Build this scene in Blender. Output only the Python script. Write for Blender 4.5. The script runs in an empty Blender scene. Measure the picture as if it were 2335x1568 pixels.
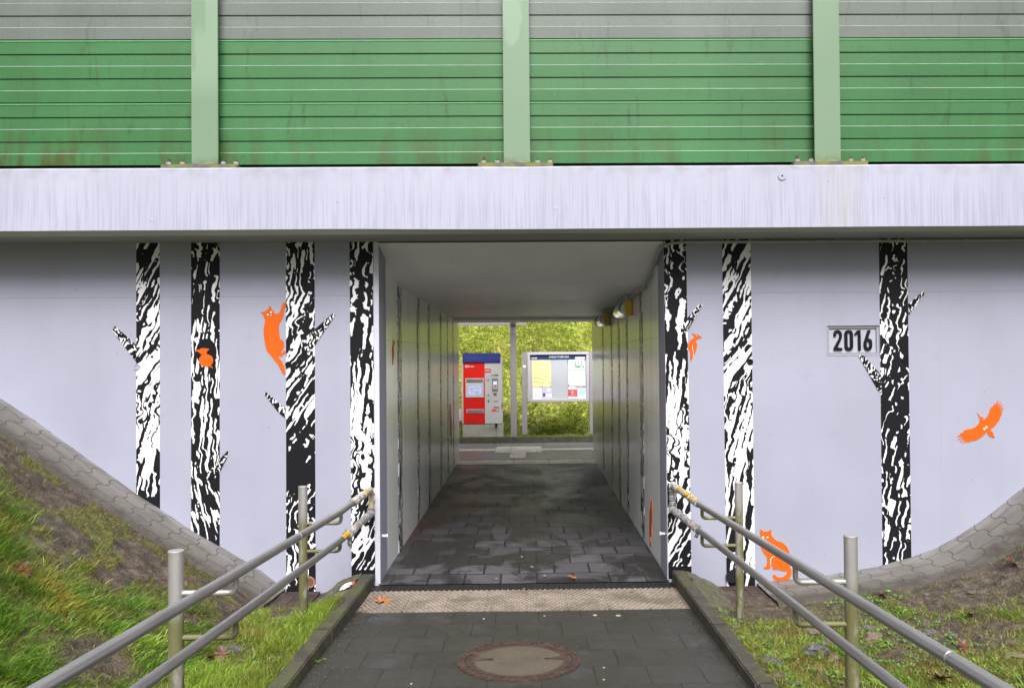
import bpy, bmesh, math, random
import numpy as np
from mathutils import Vector, Matrix, geometry
random.seed(7); rng = np.random.default_rng(11)
SC = bpy.context.scene
COL = SC.collection
R = math.radians

# ------------------------------------------------------------------ camera (metres; camera above the origin)
F, CX, CY, H = 1850.0, 1231.0, 784.0, 1.88          # focal length in units of a 2335 px wide picture
YAW, PITCH, ROLL = 27/1850.0, 23/1850.0, 0.0082
RM = Matrix.Rotation(-YAW, 3, 'Z') @ Matrix.Rotation(R(90)+PITCH, 3, 'X') @ Matrix.Rotation(-ROLL, 3, 'Z')
def ray(px, py):
    return RM @ Vector(((px-CX)/F, -(py-CY)/F, -1.0))
def atY(px, py, Y):
    d = ray(px, py); t = Y/d.y
    return Vector((d.x*t, Y, H+d.z*t))
cam = bpy.data.cameras.new('camera'); co = bpy.data.objects.new('camera', cam); COL.objects.link(co)
cam.sensor_width = 36; cam.lens = 36*F/2335; cam.shift_x = -(CX-1167.5)/2335; cam.shift_y = (CY-784)/2335
cam.clip_start = 0.05; cam.clip_end = 500
co.matrix_world = Matrix.Translation((0, 0, H)) @ RM.to_4x4()
SC.camera = co

# ------------------------------------------------------------------ node helper
class NB:
    def __init__(s, name):
        s.m = bpy.data.materials.new(name); s.m.use_nodes = True
        s.nt = s.m.node_tree; s.b = s.nt.nodes['Principled BSDF']; s._p = None
    def new(s, t): return s.nt.nodes.new(t)
    def put(s, sock, v):
        if isinstance(v, bpy.types.NodeSocket): s.nt.links.new(v, sock)
        elif isinstance(v, (tuple, list)) and len(v) == 3 and sock.type == 'RGBA': sock.default_value = (*v, 1)
        else: sock.default_value = v
    @property
    def pos(s):
        if s._p is None: s._p = s.new('ShaderNodeNewGeometry').outputs['Position']
        return s._p
    def sep(s, v):
        n = s.new('ShaderNodeSeparateXYZ'); s.put(n.inputs[0], v); return n.outputs
    def comb(s, x=0, y=0, z=0):
        n = s.new('ShaderNodeCombineXYZ')
        for i, v in enumerate((x, y, z)): s.put(n.inputs[i], v)
        return n.outputs[0]
    def scale(s, v, sc, off=(0, 0, 0)):
        n = s.new('ShaderNodeMapping'); s.put(n.inputs['Vector'], v)
        n.inputs['Scale'].default_value = sc; n.inputs['Location'].default_value = off
        return n.outputs[0]
    def noise(s, v, sc=1, det=2, rough=.5, dist=0):
        n = s.new('ShaderNodeTexNoise'); s.put(n.inputs['Vector'], v); n.inputs['Scale'].default_value = sc
        n.inputs['Detail'].default_value = det; n.inputs['Roughness'].default_value = rough
        n.inputs['Distortion'].default_value = dist
        return n.outputs['Fac']
    def vor(s, v, sc=1, feat='F1', rnd=1):
        n = s.new('ShaderNodeTexVoronoi'); s.put(n.inputs['Vector'], v); n.inputs['Scale'].default_value = sc
        n.feature = feat; n.inputs['Randomness'].default_value = rnd
        return n
    def math(s, op, a, b=0.0, c=None, clamp=False):
        n = s.new('ShaderNodeMath'); n.operation = op; n.use_clamp = clamp
        s.put(n.inputs[0], a); s.put(n.inputs[1], b)
        if c is not None: s.put(n.inputs[2], c)
        return n.outputs[0]
    def ramp(s, f, stops, interp='LINEAR'):
        n = s.new('ShaderNodeValToRGB'); s.put(n.inputs[0], f); cr = n.color_ramp; cr.interpolation = interp
        while len(cr.elements) > 1: cr.elements.remove(cr.elements[-1])
        for i, (p, c) in enumerate(stops):
            e = cr.elements[0] if i == 0 else cr.elements.new(p)
            e.position = p; c = c if isinstance(c, (tuple, list)) else (c, c, c)
            e.color = (*c[:3], 1)
        return n.outputs['Color']
    def map(s, f, a, b, c=0, d=1, smooth=False):
        n = s.new('ShaderNodeMapRange'); s.put(n.inputs['Value'], f)
        n.inputs['From Min'].default_value = a; n.inputs['From Max'].default_value = b
        n.inputs['To Min'].default_value = c; n.inputs['To Max'].default_value = d
        if smooth: n.interpolation_type = 'SMOOTHSTEP'
        return n.outputs[0]
    def mix(s, f, a, b, mode='MIX'):
        n = s.new('ShaderNodeMix'); n.data_type = 'RGBA'; n.blend_type = mode
        s.put(n.inputs[0], f); s.put(n.inputs[6], a); s.put(n.inputs[7], b)
        return n.outputs[2]
    def attr(s, nm):
        n = s.new('ShaderNodeAttribute'); n.attribute_name = nm; return n.outputs['Fac']
    def bump(s, h, st=.3, d=.01):
        n = s.new('ShaderNodeBump'); s.put(n.inputs['Height'], h); n.inputs['Strength'].default_value = st
        n.inputs['Distance'].default_value = d
        s.nt.links.new(n.outputs[0], s.b.inputs['Normal']); return n
    def out(s, col=None, rough=.6, metal=0, spec=None):
        if col is not None: s.put(s.b.inputs['Base Color'], col)
        s.put(s.b.inputs['Roughness'], rough); s.put(s.b.inputs['Metallic'], metal)
        if spec is not None: s.b.inputs['Specular IOR Level'].default_value = spec
        return s.m

def plain(name, col, rough=.6, metal=0, var=.12, sc=30):
    n = NB(name); f = n.noise(n.pos, sc, 4)
    c = n.mix(n.map(f, .3, .7), tuple(max(0, c*(1-var)) for c in col), tuple(c*(1+var) for c in col))
    n.bump(f, .08, .003)
    return n.out(c, rough, metal)

M = {}
def wall_mat(name, base, rough, streak=0, pits=True, seam=None, soft=0.0):
    n = NB(name); x, y, z = n.sep(n.pos)
    big = n.noise(n.pos, 1.3, 3); fine = n.noise(n.pos, 60, 3)
    c = n.mix(n.map(big, .3, .7), tuple(b*.945 for b in base), tuple(min(.93, b*1.035) for b in base))
    rl = n.noise(n.scale(n.pos, (2.2, 1, .35)), 1.5, 4, .6); c = n.mix(n.math('MULTIPLY', n.map(rl, .5, .66), .16), c, tuple(b*.78 for b in base))
    sm = n.noise(n.scale(n.pos, (1, 1, 1), (9, 2, 4)), 4.5, 5, .62); c = n.mix(n.math('MULTIPLY', n.map(sm, .60, .72), .14), c, tuple(b*.6 for b in base))
    h = n.math('MULTIPLY', fine, .5)
    if streak:
        st = n.noise(n.scale(n.pos, (62, 1, 1.7)), 1, 3, .6, .1)
        top = n.noise(n.scale(n.pos, (16, 1, .4)), 1, 3)
        lim = n.map(n.math('ADD', z, n.math('MULTIPLY', top, -.5)), 2.74, 3.02, 1, .10)
        f = n.math('MULTIPLY', n.map(st, .47, .60), lim)
        c = n.mix(n.math('MULTIPLY', f, streak), c, tuple(b*g for b, g in zip(base, (.70, .72, .73))))
        # rusty water stain under the post on the right and grime along the top edge
        rx = n.math('ABSOLUTE', n.math('SUBTRACT', x, 2.42))
        rs = n.math('MULTIPLY', n.map(rx, .02, .2, 1, 0), n.map(st, .4, .6))
        c = n.mix(n.math('MULTIPLY', rs, .5), c, (.47, .44, .34))
        gr = n.math('MULTIPLY', n.map(z, 3.2, 3.33), n.map(n.noise(n.pos, 9, 4), .42, .66))
        c = n.mix(n.math('MULTIPLY', gr, .5), c, (.30, .30, .28))
    if pits:
        v = n.vor(n.scale(n.pos, (1, .2, 1)), 9)
        d = n.map(v.outputs['Distance'], .040, .062, 1, 0)
        keep = n.math('GREATER_THAN', n.sep(v.outputs['Color'])[0], .80)
        d = n.math('MULTIPLY', d, keep)
        c = n.mix(n.math('MULTIPLY', d, .8), c, (.22, .21, .21))
        h = n.math('SUBTRACT', h, n.math('MULTIPLY', d, 2.0))
        v2 = n.vor(n.scale(n.pos, (1, .2, 1), (3, 0, 5)), 3.1)
        d2 = n.math('MULTIPLY', n.map(v2.outputs['Distance'], .03, .06, 1, 0), n.math('GREATER_THAN', n.sep(v2.outputs['Color'])[1], .6))
        h = n.math('ADD', h, n.math('MULTIPLY', d2, 1.5))
    if seam is not None:
        wob = n.math('ADD', z, n.math('MULTIPLY', n.noise(n.scale(n.pos, (3, 0, 0)), 1, 2), .012))
        dz = n.math('ABSOLUTE', n.math('SUBTRACT', wob, seam+.006))
        l = n.map(dz, .0015, .0045, 1, 0)
        dx = n.math('ABSOLUTE', n.math('SUBTRACT', x, 3.4)); l2 = n.math('MULTIPLY', n.map(dx, .001, .004, 1, 0), .35)
        l = n.math('MAXIMUM', l, l2)
        c = n.mix(n.math('MULTIPLY', l, .45), c, (.25, .25, .25)); h = n.math('SUBTRACT', h, n.math('MULTIPLY', l, 1.5))
        # earth splash low on the wall
        g = n.math('MULTIPLY', n.map(z, -.05, .22, .35, 0), n.noise(n.pos, 14, 4))
        c = n.mix(g, c, (.33, .31, .27))
    n.bump(h, .25, .004)
    r = n.map(big, .3, .7, rough-.04, rough+.05)
    return n.out(c, r)
LAV = (.40, .41, .53)
M['wall'] = wall_mat('lavender_wall_paint', LAV, .55, seam=2.365)
M['beam'] = wall_mat('beam_paint', (.50, .505, .65), .6, streak=.6)
M['arris'] = plain('pale_corner_paint', (.50, .50, .58), .5, var=.04)
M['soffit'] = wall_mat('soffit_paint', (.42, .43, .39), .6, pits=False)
def tunnel_wall():
    n = NB('tunnel_wall_paint'); x, y, z = n.sep(n.pos)
    c = n.mix(n.noise(n.pos, 1.1, 3), (.74, .745, .76), (.80, .805, .83))
    for zz, st in ((1.35, .3), (2.02, .5)):
        w = n.math('ADD', z, n.math('MULTIPLY', n.noise(n.scale(n.pos, (0, 1.2, 0)), 1, 2), .02))
        l = n.map(n.math('ABSOLUTE', n.math('SUBTRACT', w, zz)), .001, .005, 1, 0)
        c = n.mix(n.math('MULTIPLY', l, st), c, (.2, .2, .2))
    # thin dark drips running down
    st = n.noise(n.scale(n.pos, (1, 26, .22)), 1, 2, .5, .1)
    dr = n.math('MULTIPLY', n.map(st, .64, .70), n.map(z, .0, 1.3, .0, .55))
    c = n.mix(dr, c, (.2, .19, .15))
    n.bump(n.noise(n.pos, 25, 3), .06, .003)
    return n.out(c, .23, spec=.75)
M['tunnel'] = tunnel_wall()
M['ceiling'] = wall_mat('tunnel_ceiling_paint', (.76, .77, .77), .45, pits=False)
M['orange'] = plain('orange_mural_paint', (.80, .135, .010), .5, var=.02)
M['orange'].node_tree.nodes['Principled BSDF'].inputs['Specular IOR Level'].default_value = .2
M['flake'] = plain('white_mural_paint', (.85, .84, .86), .5, var=.02)
M['black'] = plain('black_mural_paint', (.010, .010, .013), .5, var=.1); M['black'].node_tree.nodes['Principled BSDF'].inputs['Specular IOR Level'].default_value = .12

def bark(name, S, T, C, seed, fx=17, fz=3.2, xoff=0, axis=0):
    """black paint with torn white strokes; S path of the strokes, T threshold, C disorder, all along the height"""
    n = NB(name); o = n.sep(n.pos); x = o[axis]; z = o[2]
    t = n.math('DIVIDE', n.math('ADD', z, .2), 3.2)
    tt = lambda st: [((q+.2)/3.2, v) for q, v in st]
    s = n.math('MULTIPLY', n.math('SUBTRACT', n.ramp(t, tt([(q, v/2+.5) for q, v in S])), .5), 2)
    xs = n.math('SUBTRACT', n.math('ADD', x, xoff), s)
    ch = n.ramp(t, tt(C))
    wa = n.noise(n.comb(n.math('MULTIPLY', x, 9), seed+4, n.math('MULTIPLY', z, 9)), 1, 1)
    wb = n.noise(n.comb(n.math('MULTIPLY', x, 30), seed+9, n.math('MULTIPLY', z, 26)), 1, 1)
    u = n.math('ADD', n.math('MULTIPLY', xs, fx), n.math('MULTIPLY', n.math('SUBTRACT', wa, .5), n.math('ADD', n.math('MULTIPLY', ch, 9), 1.6)))
    v = n.math('ADD', n.math('MULTIPLY', z, fz), n.math('MULTIPLY', n.math('SUBTRACT', wb, .5), .9))
    v = n.math('ADD', v, n.math('MULTIPLY', n.math('SUBTRACT', wa, .5), n.math('MULTIPLY', ch, 13)))
    u = n.math('ADD', u, n.math('MULTIPLY', n.math('SUBTRACT', wb, .5), .9))
    f = n.noise(n.comb(u, seed, v), 1, .6, .4)
    w = n.math('GREATER_THAN', f, n.math('ADD', n.ramp(t, tt(T)), .012))
    c = n.mix(w, (.010, .010, .013), (.74, .73, .78))
    return n.out(c, .5, spec=.12)
SA = [(-.2, -.1), (.7, -.05), (1.2, 0), (1.65, .08), (1.95, .3), (2.25, .4), (2.8, .62)]
TA = [(-.2, .7), (.03, .6), (.1, .52), (.7, .50), (1.15, .47), (1.55, .46), (1.75, .51), (2.2, .49), (2.4, .52), (2.8, .53)]
CA = [(-.2, .12), (.9, .08), (1.2, .4), (1.6, .45), (1.8, .12), (2.1, .5), (2.35, .2), (2.8, .06)]
M['barkA'] = bark('bark_strokes_slanting', SA, TA, CA, 3.3)
M['barkA2'] = bark('bark_strokes_slanting_right', SA, TA, CA, 3.3, xoff=-4.83, fx=40, fz=6)
M['barkA1'] = bark('bark_strokes_slanting_left', SA, [(-.2, .8), (.69, .8), (.77, .53)]+TA[4:], CA, 3.3, fx=40, fz=6)
M['barkB'] = bark('bark_strokes_upright', [(-.2, .25), (.4, .18), (1.0, 0), (2.8, .05)],
                  [(-.2, .8), (.3, .64), (.55, .56), (.9, .54), (1.3, .53), (1.9, .51), (2.15, .54), (2.3, .60), (2.8, .61)],
                  [(-.2, .05), (.8, .06), (1.5, .12), (2.2, .2), (2.8, .4)], 8.1, fx=44, fz=6)
M['barkC'] = bark('bark_strokes_steep_slant', [(-.2, .1), (.6, .0), (1.1, .25), (1.9, .75), (2.4, .9), (2.8, .9)],
                  [(-.2, .7), (.05, .56), (.7, .58), (.85, .68), (1.05, .69), (1.2, .56), (1.5, .53), (2.1, .53), (2.8, .56)],
                  [(-.2, .1), (.6, .3), (1.1, .12), (1.8, .15), (2.1, .45), (2.4, .12), (2.8, .2)], 14.7, fx=38, fz=5.5)
SD = [(-.2, -.3), (.1, 0), (.5, .2), (.8, .3), (1.2, .3), (2.2, .32), (2.8, .32)]
TD = [(-.2, .8), (.125, .8), (.135, .53), (.5, .51), (.9, .49), (1.3, .475), (1.6, .52), (2.1, .51), (2.3, .51), (2.5, .54), (2.8, .56)]
TD = [(q, v+.014) for q, v in TD]
CD = [(-.2, .12), (.4, .2), (.7, .35), (1.3, .5), (1.5, .08), (2.1, .08), (2.3, .5), (2.8, .4)]
M['barkD'] = bark('bark_strokes_wavy_left', SD, TD, CD, 21.4, fx=40, fz=5)
M['barkD2'] = bark('bark_strokes_wavy_right', SD, TD, CD, 21.4, fx=40, fz=5, xoff=-2.59)
M['barkE'] = bark('bark_strokes_sparse', [(-.2, 0), (1.2, 0), (1.7, .2), (2.8, .3)],
                  [(-.2, .61), (.2, .575), (.9, .575), (1.3, .64), (1.7, .58), (2.2, .56), (2.45, .62), (2.8, .60)],
                  [(-.2, .2), (2.8, .4)], 30.2, fx=36, fz=9)
M['barkS'] = bark('bark_strokes_branch', [(-.2, 0), (2.8, 0)], [(-.2, .54), (2.8, .54)], [(-.2, .4), (2.8, .4)], 41, fx=60, fz=34)
M['barkT'] = bark('bark_strokes_tunnel', [(-.2, 0), (2.8, .2)], [(-.2, .52), (2.8, .54)], [(-.2, .3), (2.8, .3)], 51, fx=36, fz=4.5, axis=1)
M['barkT'].node_tree.nodes['Principled BSDF'].inputs['Roughness'].default_value = .28

def panel_mat(name, col, stain):
    n = NB(name); x, y, z = n.sep(n.pos)
    # staggered round perforations, 10 mm apart
    p = .0098
    row = n.math('FLOOR', n.math('DIVIDE', z, p*.866))
    off = n.math('MULTIPLY', n.math('MODULO', row, 2.0), .5)
    fu = n.math('SUBTRACT', n.math('FRACT', n.math('ADD', n.math('DIVIDE', n.math('ADD', x, 50), p), off)), .5)
    fv = n.math('SUBTRACT', n.math('FRACT', n.math('DIVIDE', z, p*.866)), .5)
    rr = n.math('ADD', n.math('MULTIPLY', fu, fu), n.math('MULTIPLY', n.math('MULTIPLY', fv, fv), .75))
    hole = n.math('LESS_THAN', rr, .055)
    big = n.noise(n.scale(n.pos, (1, 1, .5)), 1.6, 4)
    c = n.mix(n.map(big, .3, .7), tuple(q*.86 for q in col), tuple(q*1.12 for q in col))
    s = n.noise(n.scale(n.pos, (6, 1, 1.3), (2, 0, 0)), 1, 4, .6, .3)
    low = n.map(z, 3.4, 3.8, 1, .10)
    left = n.map(x, -4.5, -1.5, 1, .5)
    sf = n.math('MULTIPLY', n.math('MULTIPLY', n.map(s, .48, .64), n.math('MULTIPLY', low, left)), stain, clamp=True)
    c = n.mix(sf, c, (.085, .115, .010))
    s2 = n.noise(n.scale(n.pos, (13, 1, 2.6), (7, 0, 0)), 1, 4, .6, .3)
    c = n.mix(n.math('MULTIPLY', n.map(s2, .6, .75), .45*stain, clamp=True), c, (.035, .045, .012))
    fn = n.noise(n.scale(n.pos, (1, 1, 1.6)), 85, 3, .7); c = n.mix(n.math('MULTIPLY', n.map(fn, .38, .66), .32), c, (.02, .06, .03))
    c = n.mix(hole, c, (.006, .012, .006))
    return n.out(c, .42)
M['pgreen'] = panel_mat('perforated_green_aluminium', (.058, .265, .075), 1.3)
M['pgrey'] = panel_mat('perforated_grey_aluminium', (.25, .285, .265), .8)
M['edge'] = plain('painted_edge_highlight', (.33, .44, .36), .3, var=.25, sc=9)  # sky glint on the rounded rib edges, painted as a lighter strip
M['gstrip'] = plain('green_panel_lip', (.12, .38, .15), .38, var=.1)
def post_mat():
    n = NB('sage_green_paint'); x, y, z = n.sep(n.pos)
    c = n.mix(n.noise(n.pos, 2, 4), (.175, .28, .18), (.205, .315, .20))
    p = n.map(n.noise(n.scale(n.pos, (2.2, 1, .8), (5, 0, 1)), 1, 3, .5, .5), .60, .63)
    c = n.mix(n.math('MULTIPLY', n.math('MULTIPLY', p, n.map(z, 3.9, 4.1)), .3), c, (.36, .50, .37))
    al = n.math('MULTIPLY', n.map(z, 3.40, 3.47, 1, 0), n.map(n.noise(n.pos, 18, 4), .35, .6))
    c = n.mix(n.math('MULTIPLY', al, .7), c, (.11, .15, .03))
    n.bump(n.noise(n.pos, 30, 3), .08, .004)
    return n.out(c, .45)
M['post'] = post_mat()
def plate_mat():
    n = NB('mossy_base_plate'); f = n.noise(n.pos, 12, 5)
    return n.out(n.ramp(f, [(.35, (.07, .07, .065)), (.5, (.10, .095, .08)), (.58, (.12, .14, .03)), (.7, (.16, .13, .05))]), .8)
M['plate'] = plate_mat()
M['bolt'] = plain('bolt_steel', (.45, .42, .42), .4, .5); M['rust'] = plain('rusty_thread', (.07, .035, .02), .8)
M['boltcap'] = plain('pale_nut', (.62, .58, .58), .5)
M['dark'] = plain('dark_gap', (.008, .008, .008), .9)

def floor_mat(name, tunnel):
    n = NB(name); x, y, z = n.sep(n.pos)
    b = n.new('ShaderNodeTexBrick'); b.inputs['Scale'].default_value = 1
    n.put(b.inputs['Vector'], n.comb(n.math('ADD', x, 20.04), n.math('ADD', y, 30.31 if tunnel else 30.11), 0))
    b.inputs['Brick Width'].default_value = .3; b.inputs['Row Height'].default_value = .3
    b.inputs['Mortar Size'].default_value = .010 if tunnel else .005; b.inputs['Mortar Smooth'].default_value = .3
    b.inputs['Color1'].default_value = (0, 0, 0, 1); b.inputs['Color2'].default_value = (1, 1, 1, 1)
    b.offset = .5
    tone = n.sep(b.outputs['Color'])[0]
    big = n.noise(n.scale(n.pos, (1, .8, 1)), 1.6, 7, .62, .5); fine = n.noise(n.pos, 130, 2); mid = n.noise(n.pos, 7, 4)
    if tunnel:
        c = n.mix(tone, (.066, .064, .074), (.098, .095, .108))
        wet = n.map(big, .45, .53)
        c = n.mix(n.math('MULTIPLY', wet, .88), c, (.014, .013, .016))
        dry = n.math('MULTIPLY', n.map(n.noise(n.scale(n.pos, (1.5, .9, 1), (3, 1, 0)), 1.3, 5, .6), .56, .68), .6)
        c = n.mix(dry, c, (.13, .13, .135))
        red = n.math('MULTIPLY', n.map(x, -1.2, -.85, 1, 0), n.map(n.math('ABSOLUTE', n.math('SUBTRACT', y, 9.2)), .3, 1.6, .5, 0))
        c = n.mix(red, c, (.10, .02, .015))
        rough = n.map(big, .42, .56, .62, .42)
    else:
        c = n.mix(tone, (.033, .031, .026), (.043, .040, .035))
        c = n.mix(n.math('MULTIPLY', n.map(big, .45, .7), .35), c, (.025, .030, .018))
        pur = n.math('MULTIPLY', n.map(n.noise(n.pos, 1.7, 4, .6), .58, .72), .45)
        c = n.mix(pur, c, (.10, .095, .12))
        sp = n.map(fine, .66, .74)
        c = n.mix(n.math('MULTIPLY', sp, .5), c, (.2, .2, .2))
        rough = n.map(mid, .3, .7, .45, .7)
    g = n.map(n.noise(n.pos, 3, 2), .5, .6)
    c = n.mix(n.math('MULTIPLY', b.outputs['Fac'], .9 if tunnel else .62), c, n.mix(g, (.007, .007, .007), (.02, .028, .008)))
    h = n.math('SUBTRACT', n.math('MULTIPLY', n.noise(n.pos, 90, 3), .3), n.math('MULTIPLY', b.outputs['Fac'], 1.0))
    n.bump(h, .5, .005)
    return n.out(c, rough)
M['floor'] = floor_mat('tunnel_paving', True); M['path'] = floor_mat('approach_paving', False)
def slab_far():
    n = NB('platform_slabs'); x, y, z = n.sep(n.pos)
    b = n.new('ShaderNodeTexBrick'); b.inputs['Scale'].default_value = 1; b.offset = 0
    n.put(b.inputs['Vector'], n.comb(n.math('ADD', x, 20.2), n.math('ADD', y, 30.1), 0))
    b.inputs['Brick Width'].default_value = .5; b.inputs['Row Height'].default_value = .75; b.inputs['Mortar Size'].default_value = .006
    f = n.noise(n.pos, 3, 5)
    c = n.mix(f, (.13, .125, .13), (.23, .22, .23)); c = n.mix(b.outputs['Fac'], c, (.05, .05, .05))
    return n.out(c, .4)
M['farslab'] = slab_far()
def concrete(name, a, b, moss=.0, sc=8):
    n = NB(name); f = n.noise(n.pos, sc, 6, .6); g = n.noise(n.pos, sc*.45, 4)
    c = n.ramp(f, [(.3, a), (.7, b)])
    if moss:
        mk = n.math('MULTIPLY', n.map(g, .5, .62), moss)
        c = n.mix(mk, c, (.10, .11, .025))
        v = n.map(n.noise(n.pos, 45, 2), .62, .68); c = n.mix(n.math('MULTIPLY', v, moss*.8), c, (.28, .25, .11))
    n.bump(n.noise(n.pos, 70, 4), .4, .004)
    return n.out(c, .8)
M['kerb'] = concrete('mossy_kerb_concrete', (.030, .026, .018), (.072, .065, .050), .5)
M['mortar'] = concrete('lumpy_mortar', (.04, .035, .025), (.13, .115, .09), .8, 14)
M['base'] = concrete('pale_plinth_concrete', (.30, .29, .26), (.46, .45, .42), .1, 5)
M['fkerb'] = concrete('far_kerb_concrete', (.05, .048, .035), (.12, .115, .09), .4)
def tactile(name, a, b, dirt):
    n = NB(name); x, y, z = n.sep(n.pos)
    g = n.noise(n.pos, 5, 5, .6)
    c = n.mix(g, a, b)
    d = n.math('MULTIPLY', n.map(n.noise(n.scale(n.pos, (1, 1, 1), (4, 0, 0)), 3.5, 5, .65), .44, .62), dirt)
    c = n.mix(d, c, (.12, .10, .07))
    sp = n.map(n.noise(n.pos, 75, 2), .64, .70); c = n.mix(n.math('MULTIPLY', sp, .6), c, (.06, .05, .04))
    n.bump(n.noise(n.pos, 80, 3), .3, .003)
    return n.out(c, .6)
M['tact'] = tactile('beige_tactile_concrete', (.19, .155, .125), (.30, .245, .205), .9)
M['tact2'] = tactile('pale_tactile_concrete', (.60, .54, .47), (.75, .69, .62), .3)
M['iron'] = plain('black_cast_iron', (.02, .02, .021), .5, .2)
def rust_mat():
    n = NB('rusty_cast_iron'); f = n.noise(n.pos, 20, 5)
    return n.out(n.ramp(f, [(.3, (.05, .030, .022)), (.6, (.11, .065, .048)), (.75, (.16, .11, .085))]), .7)
M['rustiron'] = rust_mat()
def agg():
    n = NB('manhole_concrete'); f = n.noise(n.pos, 220, 3); g = n.noise(n.pos, 8, 4)
    c = n.ramp(f, [(.3, (.07, .058, .04)), (.5, (.19, .155, .105)), (.7, (.30, .26, .19))])
    c = n.mix(n.math('MULTIPLY', n.map(g, .4, .7), .4), c, (.10, .085, .06))
    n.bump(f, .5, .003); return n.out(c, .75)
M['agg'] = agg()
def steel(name, algae, ylo=.0):
    n = NB(name); x, y, z = n.sep(n.pos)
    f = n.noise(n.pos, 4, 2); g = n.noise(n.scale(n.pos, (1, 1, .35)), 14, 5, .6)
    c = n.mix(f, (.36, .345, .34), (.43, .415, .42))
    rough = n.map(f, .3, .7, .30, .38)
    metal = .85
    if algae:
        hi = n.map(z, .70, .86, 1, 0, True)
        a = n.math('MULTIPLY', n.math('MULTIPLY', n.map(g, .28, .46), hi), algae)
        c = n.mix(a, c, n.mix(f, (.055, .058, .012), (.13, .12, .035)))
        metal = n.map(a, 0, 1, .55, .05); rough = n.map(a, 0, 1, .36, .7)
    n.bump(n.noise(n.pos, 120, 3), .12, .002)
    v = n.vor(n.pos, 110); d = n.map(v.outputs['Distance'], .10, .22, 1, 0)
    d = n.math('MULTIPLY', d, n.math('GREATER_THAN', n.sep(v.outputs['Color'])[0], .86 if algae else .74))
    c = n.mix(n.math('MULTIPLY', d, .28), c, (.62, .62, .64))
    return n.out(c, rough, metal)
M['steel'] = steel('galvanised_steel', 0); M['steelA'] = steel('steel_with_algae', .95)
def film():
    n = NB('crumpled_plastic_film'); f = n.noise(n.pos, 60, 4, .6)
    c = n.mix(n.map(f, .4, .62), (.20, .19, .185), (.52, .51, .53))
    n.bump(f, .9, .008); return n.out(c, .22)
M['film'] = film()
M['tape'] = plain('yellow_tape', (.55, .32, .015), .4, var=.15); M['cream'] = plain('cream_tape', (.45, .40, .24), .45)
def ground_mat():
    n = NB('muddy_grass_ground'); g = n.attr('grass')
    f = n.noise(n.pos, 12, 6, .62); k = n.noise(n.pos, 70, 4, .6)
    mud = n.ramp(f, [(.3, (.012, .008, .006)), (.48, (.042, .029, .022)), (.6, (.085, .063, .052)), (.75, (.15, .12, .10))])
    str_ = n.map(k, .5, .66); mud = n.mix(n.math('MULTIPLY', str_, .4), mud, (.11, .085, .03))
    moss = n.ramp(n.noise(n.pos, 25, 5, .6), [(.3, (.020, .020, .006)), (.5, (.060, .065, .010)), (.66, (.13, .13, .018))])
    c = n.mix(n.map(n.math('ADD', g, n.math('MULTIPLY', n.math('SUBTRACT', f, .5), 1.2)), .3, .62), mud, moss)
    n.bump(n.math('ADD', f, n.math('MULTIPLY', k, .4)), .9, .03)
    return n.out(c, n.map(f, .3, .7, .5, .85))
M['ground'] = ground_mat()
def slope_mat():
    n = NB('far_bank_turf')
    f = n.noise(n.pos, 9, 5, .62); g = n.noise(n.pos, 1.1, 4, .6)
    c = n.ramp(f, [(.3, (.03, .04, .008)), (.5, (.14, .16, .02)), (.68, (.36, .36, .05))])
    c = n.mix(n.math('MULTIPLY', n.map(g, .5, .65), .5), c, (.20, .15, .05))
    n.bump(f, 1, .06); return n.out(c, .8)
M['turf'] = slope_mat()
def blade_mat(name, stops, tr=.25):
    n = NB(name); r = n.attr('rnd'); g = n.noise(n.pos, 1.8, 4, .6)
    q = n.math('ADD', n.math('MULTIPLY', r, .6), n.math('MULTIPLY', n.map(g, .3, .7), .4))
    c = n.ramp(q, stops)
    n.b.inputs['Subsurface Weight'].default_value = 0
    n.b.inputs['Roughness'].default_value = .45
    n.put(n.b.inputs['Base Color'], c)
    t = n.new('ShaderNodeBsdfTranslucent'); n.put(t.inputs['Color'], c)
    mx = n.new('ShaderNodeMixShader'); mx.inputs[0].default_value = tr
    n.nt.links.new(n.b.outputs[0], mx.inputs[1]); n.nt.links.new(t.outputs[0], mx.inputs[2])
    n.nt.links.new(mx.outputs[0], n.nt.nodes['Material Output'].inputs['Surface'])
    return n.m
M['blade'] = blade_mat('lush_grass_blades', [(.0, (.34, .22, .09)), (.14, (.28, .27, .05)), (.28, (.11, .17, .02)), (.42, (.05, .14, .02)), (.6, (.13, .25, .025)), (.8, (.27, .37, .045)), (.95, (.45, .52, .16))])
M['dryblade'] = blade_mat('short_mossy_grass', [(.0, (.09, .05, .022)), (.3, (.15, .11, .028)), (.5, (.14, .15, .02)), (.75, (.16, .26, .022)), (1, (.34, .42, .04))])
M['farblade'] = blade_mat('far_bank_grass', [(.0, (.30, .20, .10)), (.18, (.55, .44, .16)), (.32, (.14, .20, .03)), (.5, (.36, .44, .05)), (.7, (.62, .68, .12)), (1, (.88, .88, .40))], .3)
M['leaf'] = blade_mat('weed_leaf', [(0, (.06, .15, .02)), (.5, (.10, .24, .03)), (1, (.20, .34, .05))])
M['oak'] = plain('brown_oak_leaf', (.095, .028, .014), .55, var=.3, sc=60)
M['oak2'] = plain('orange_leaf', (.33, .12, .04), .6, var=.3, sc=60)
M['yleaf'] = plain('yellow_leaf', (.75, .50, .03), .5, var=.2)
def rock(name, a, b):
    n = NB(name); f = n.noise(n.pos, 35, 5, .65); g = n.noise(n.pos, 9, 3)
    c = n.ramp(f, [(.35, a), (.62, b)]); c = n.mix(n.math('MULTIPLY', n.map(g, .52, .62), .7), c, (.10, .12, .02))
    n.bump(f, .6, .01); return n.out(c, .7)
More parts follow.
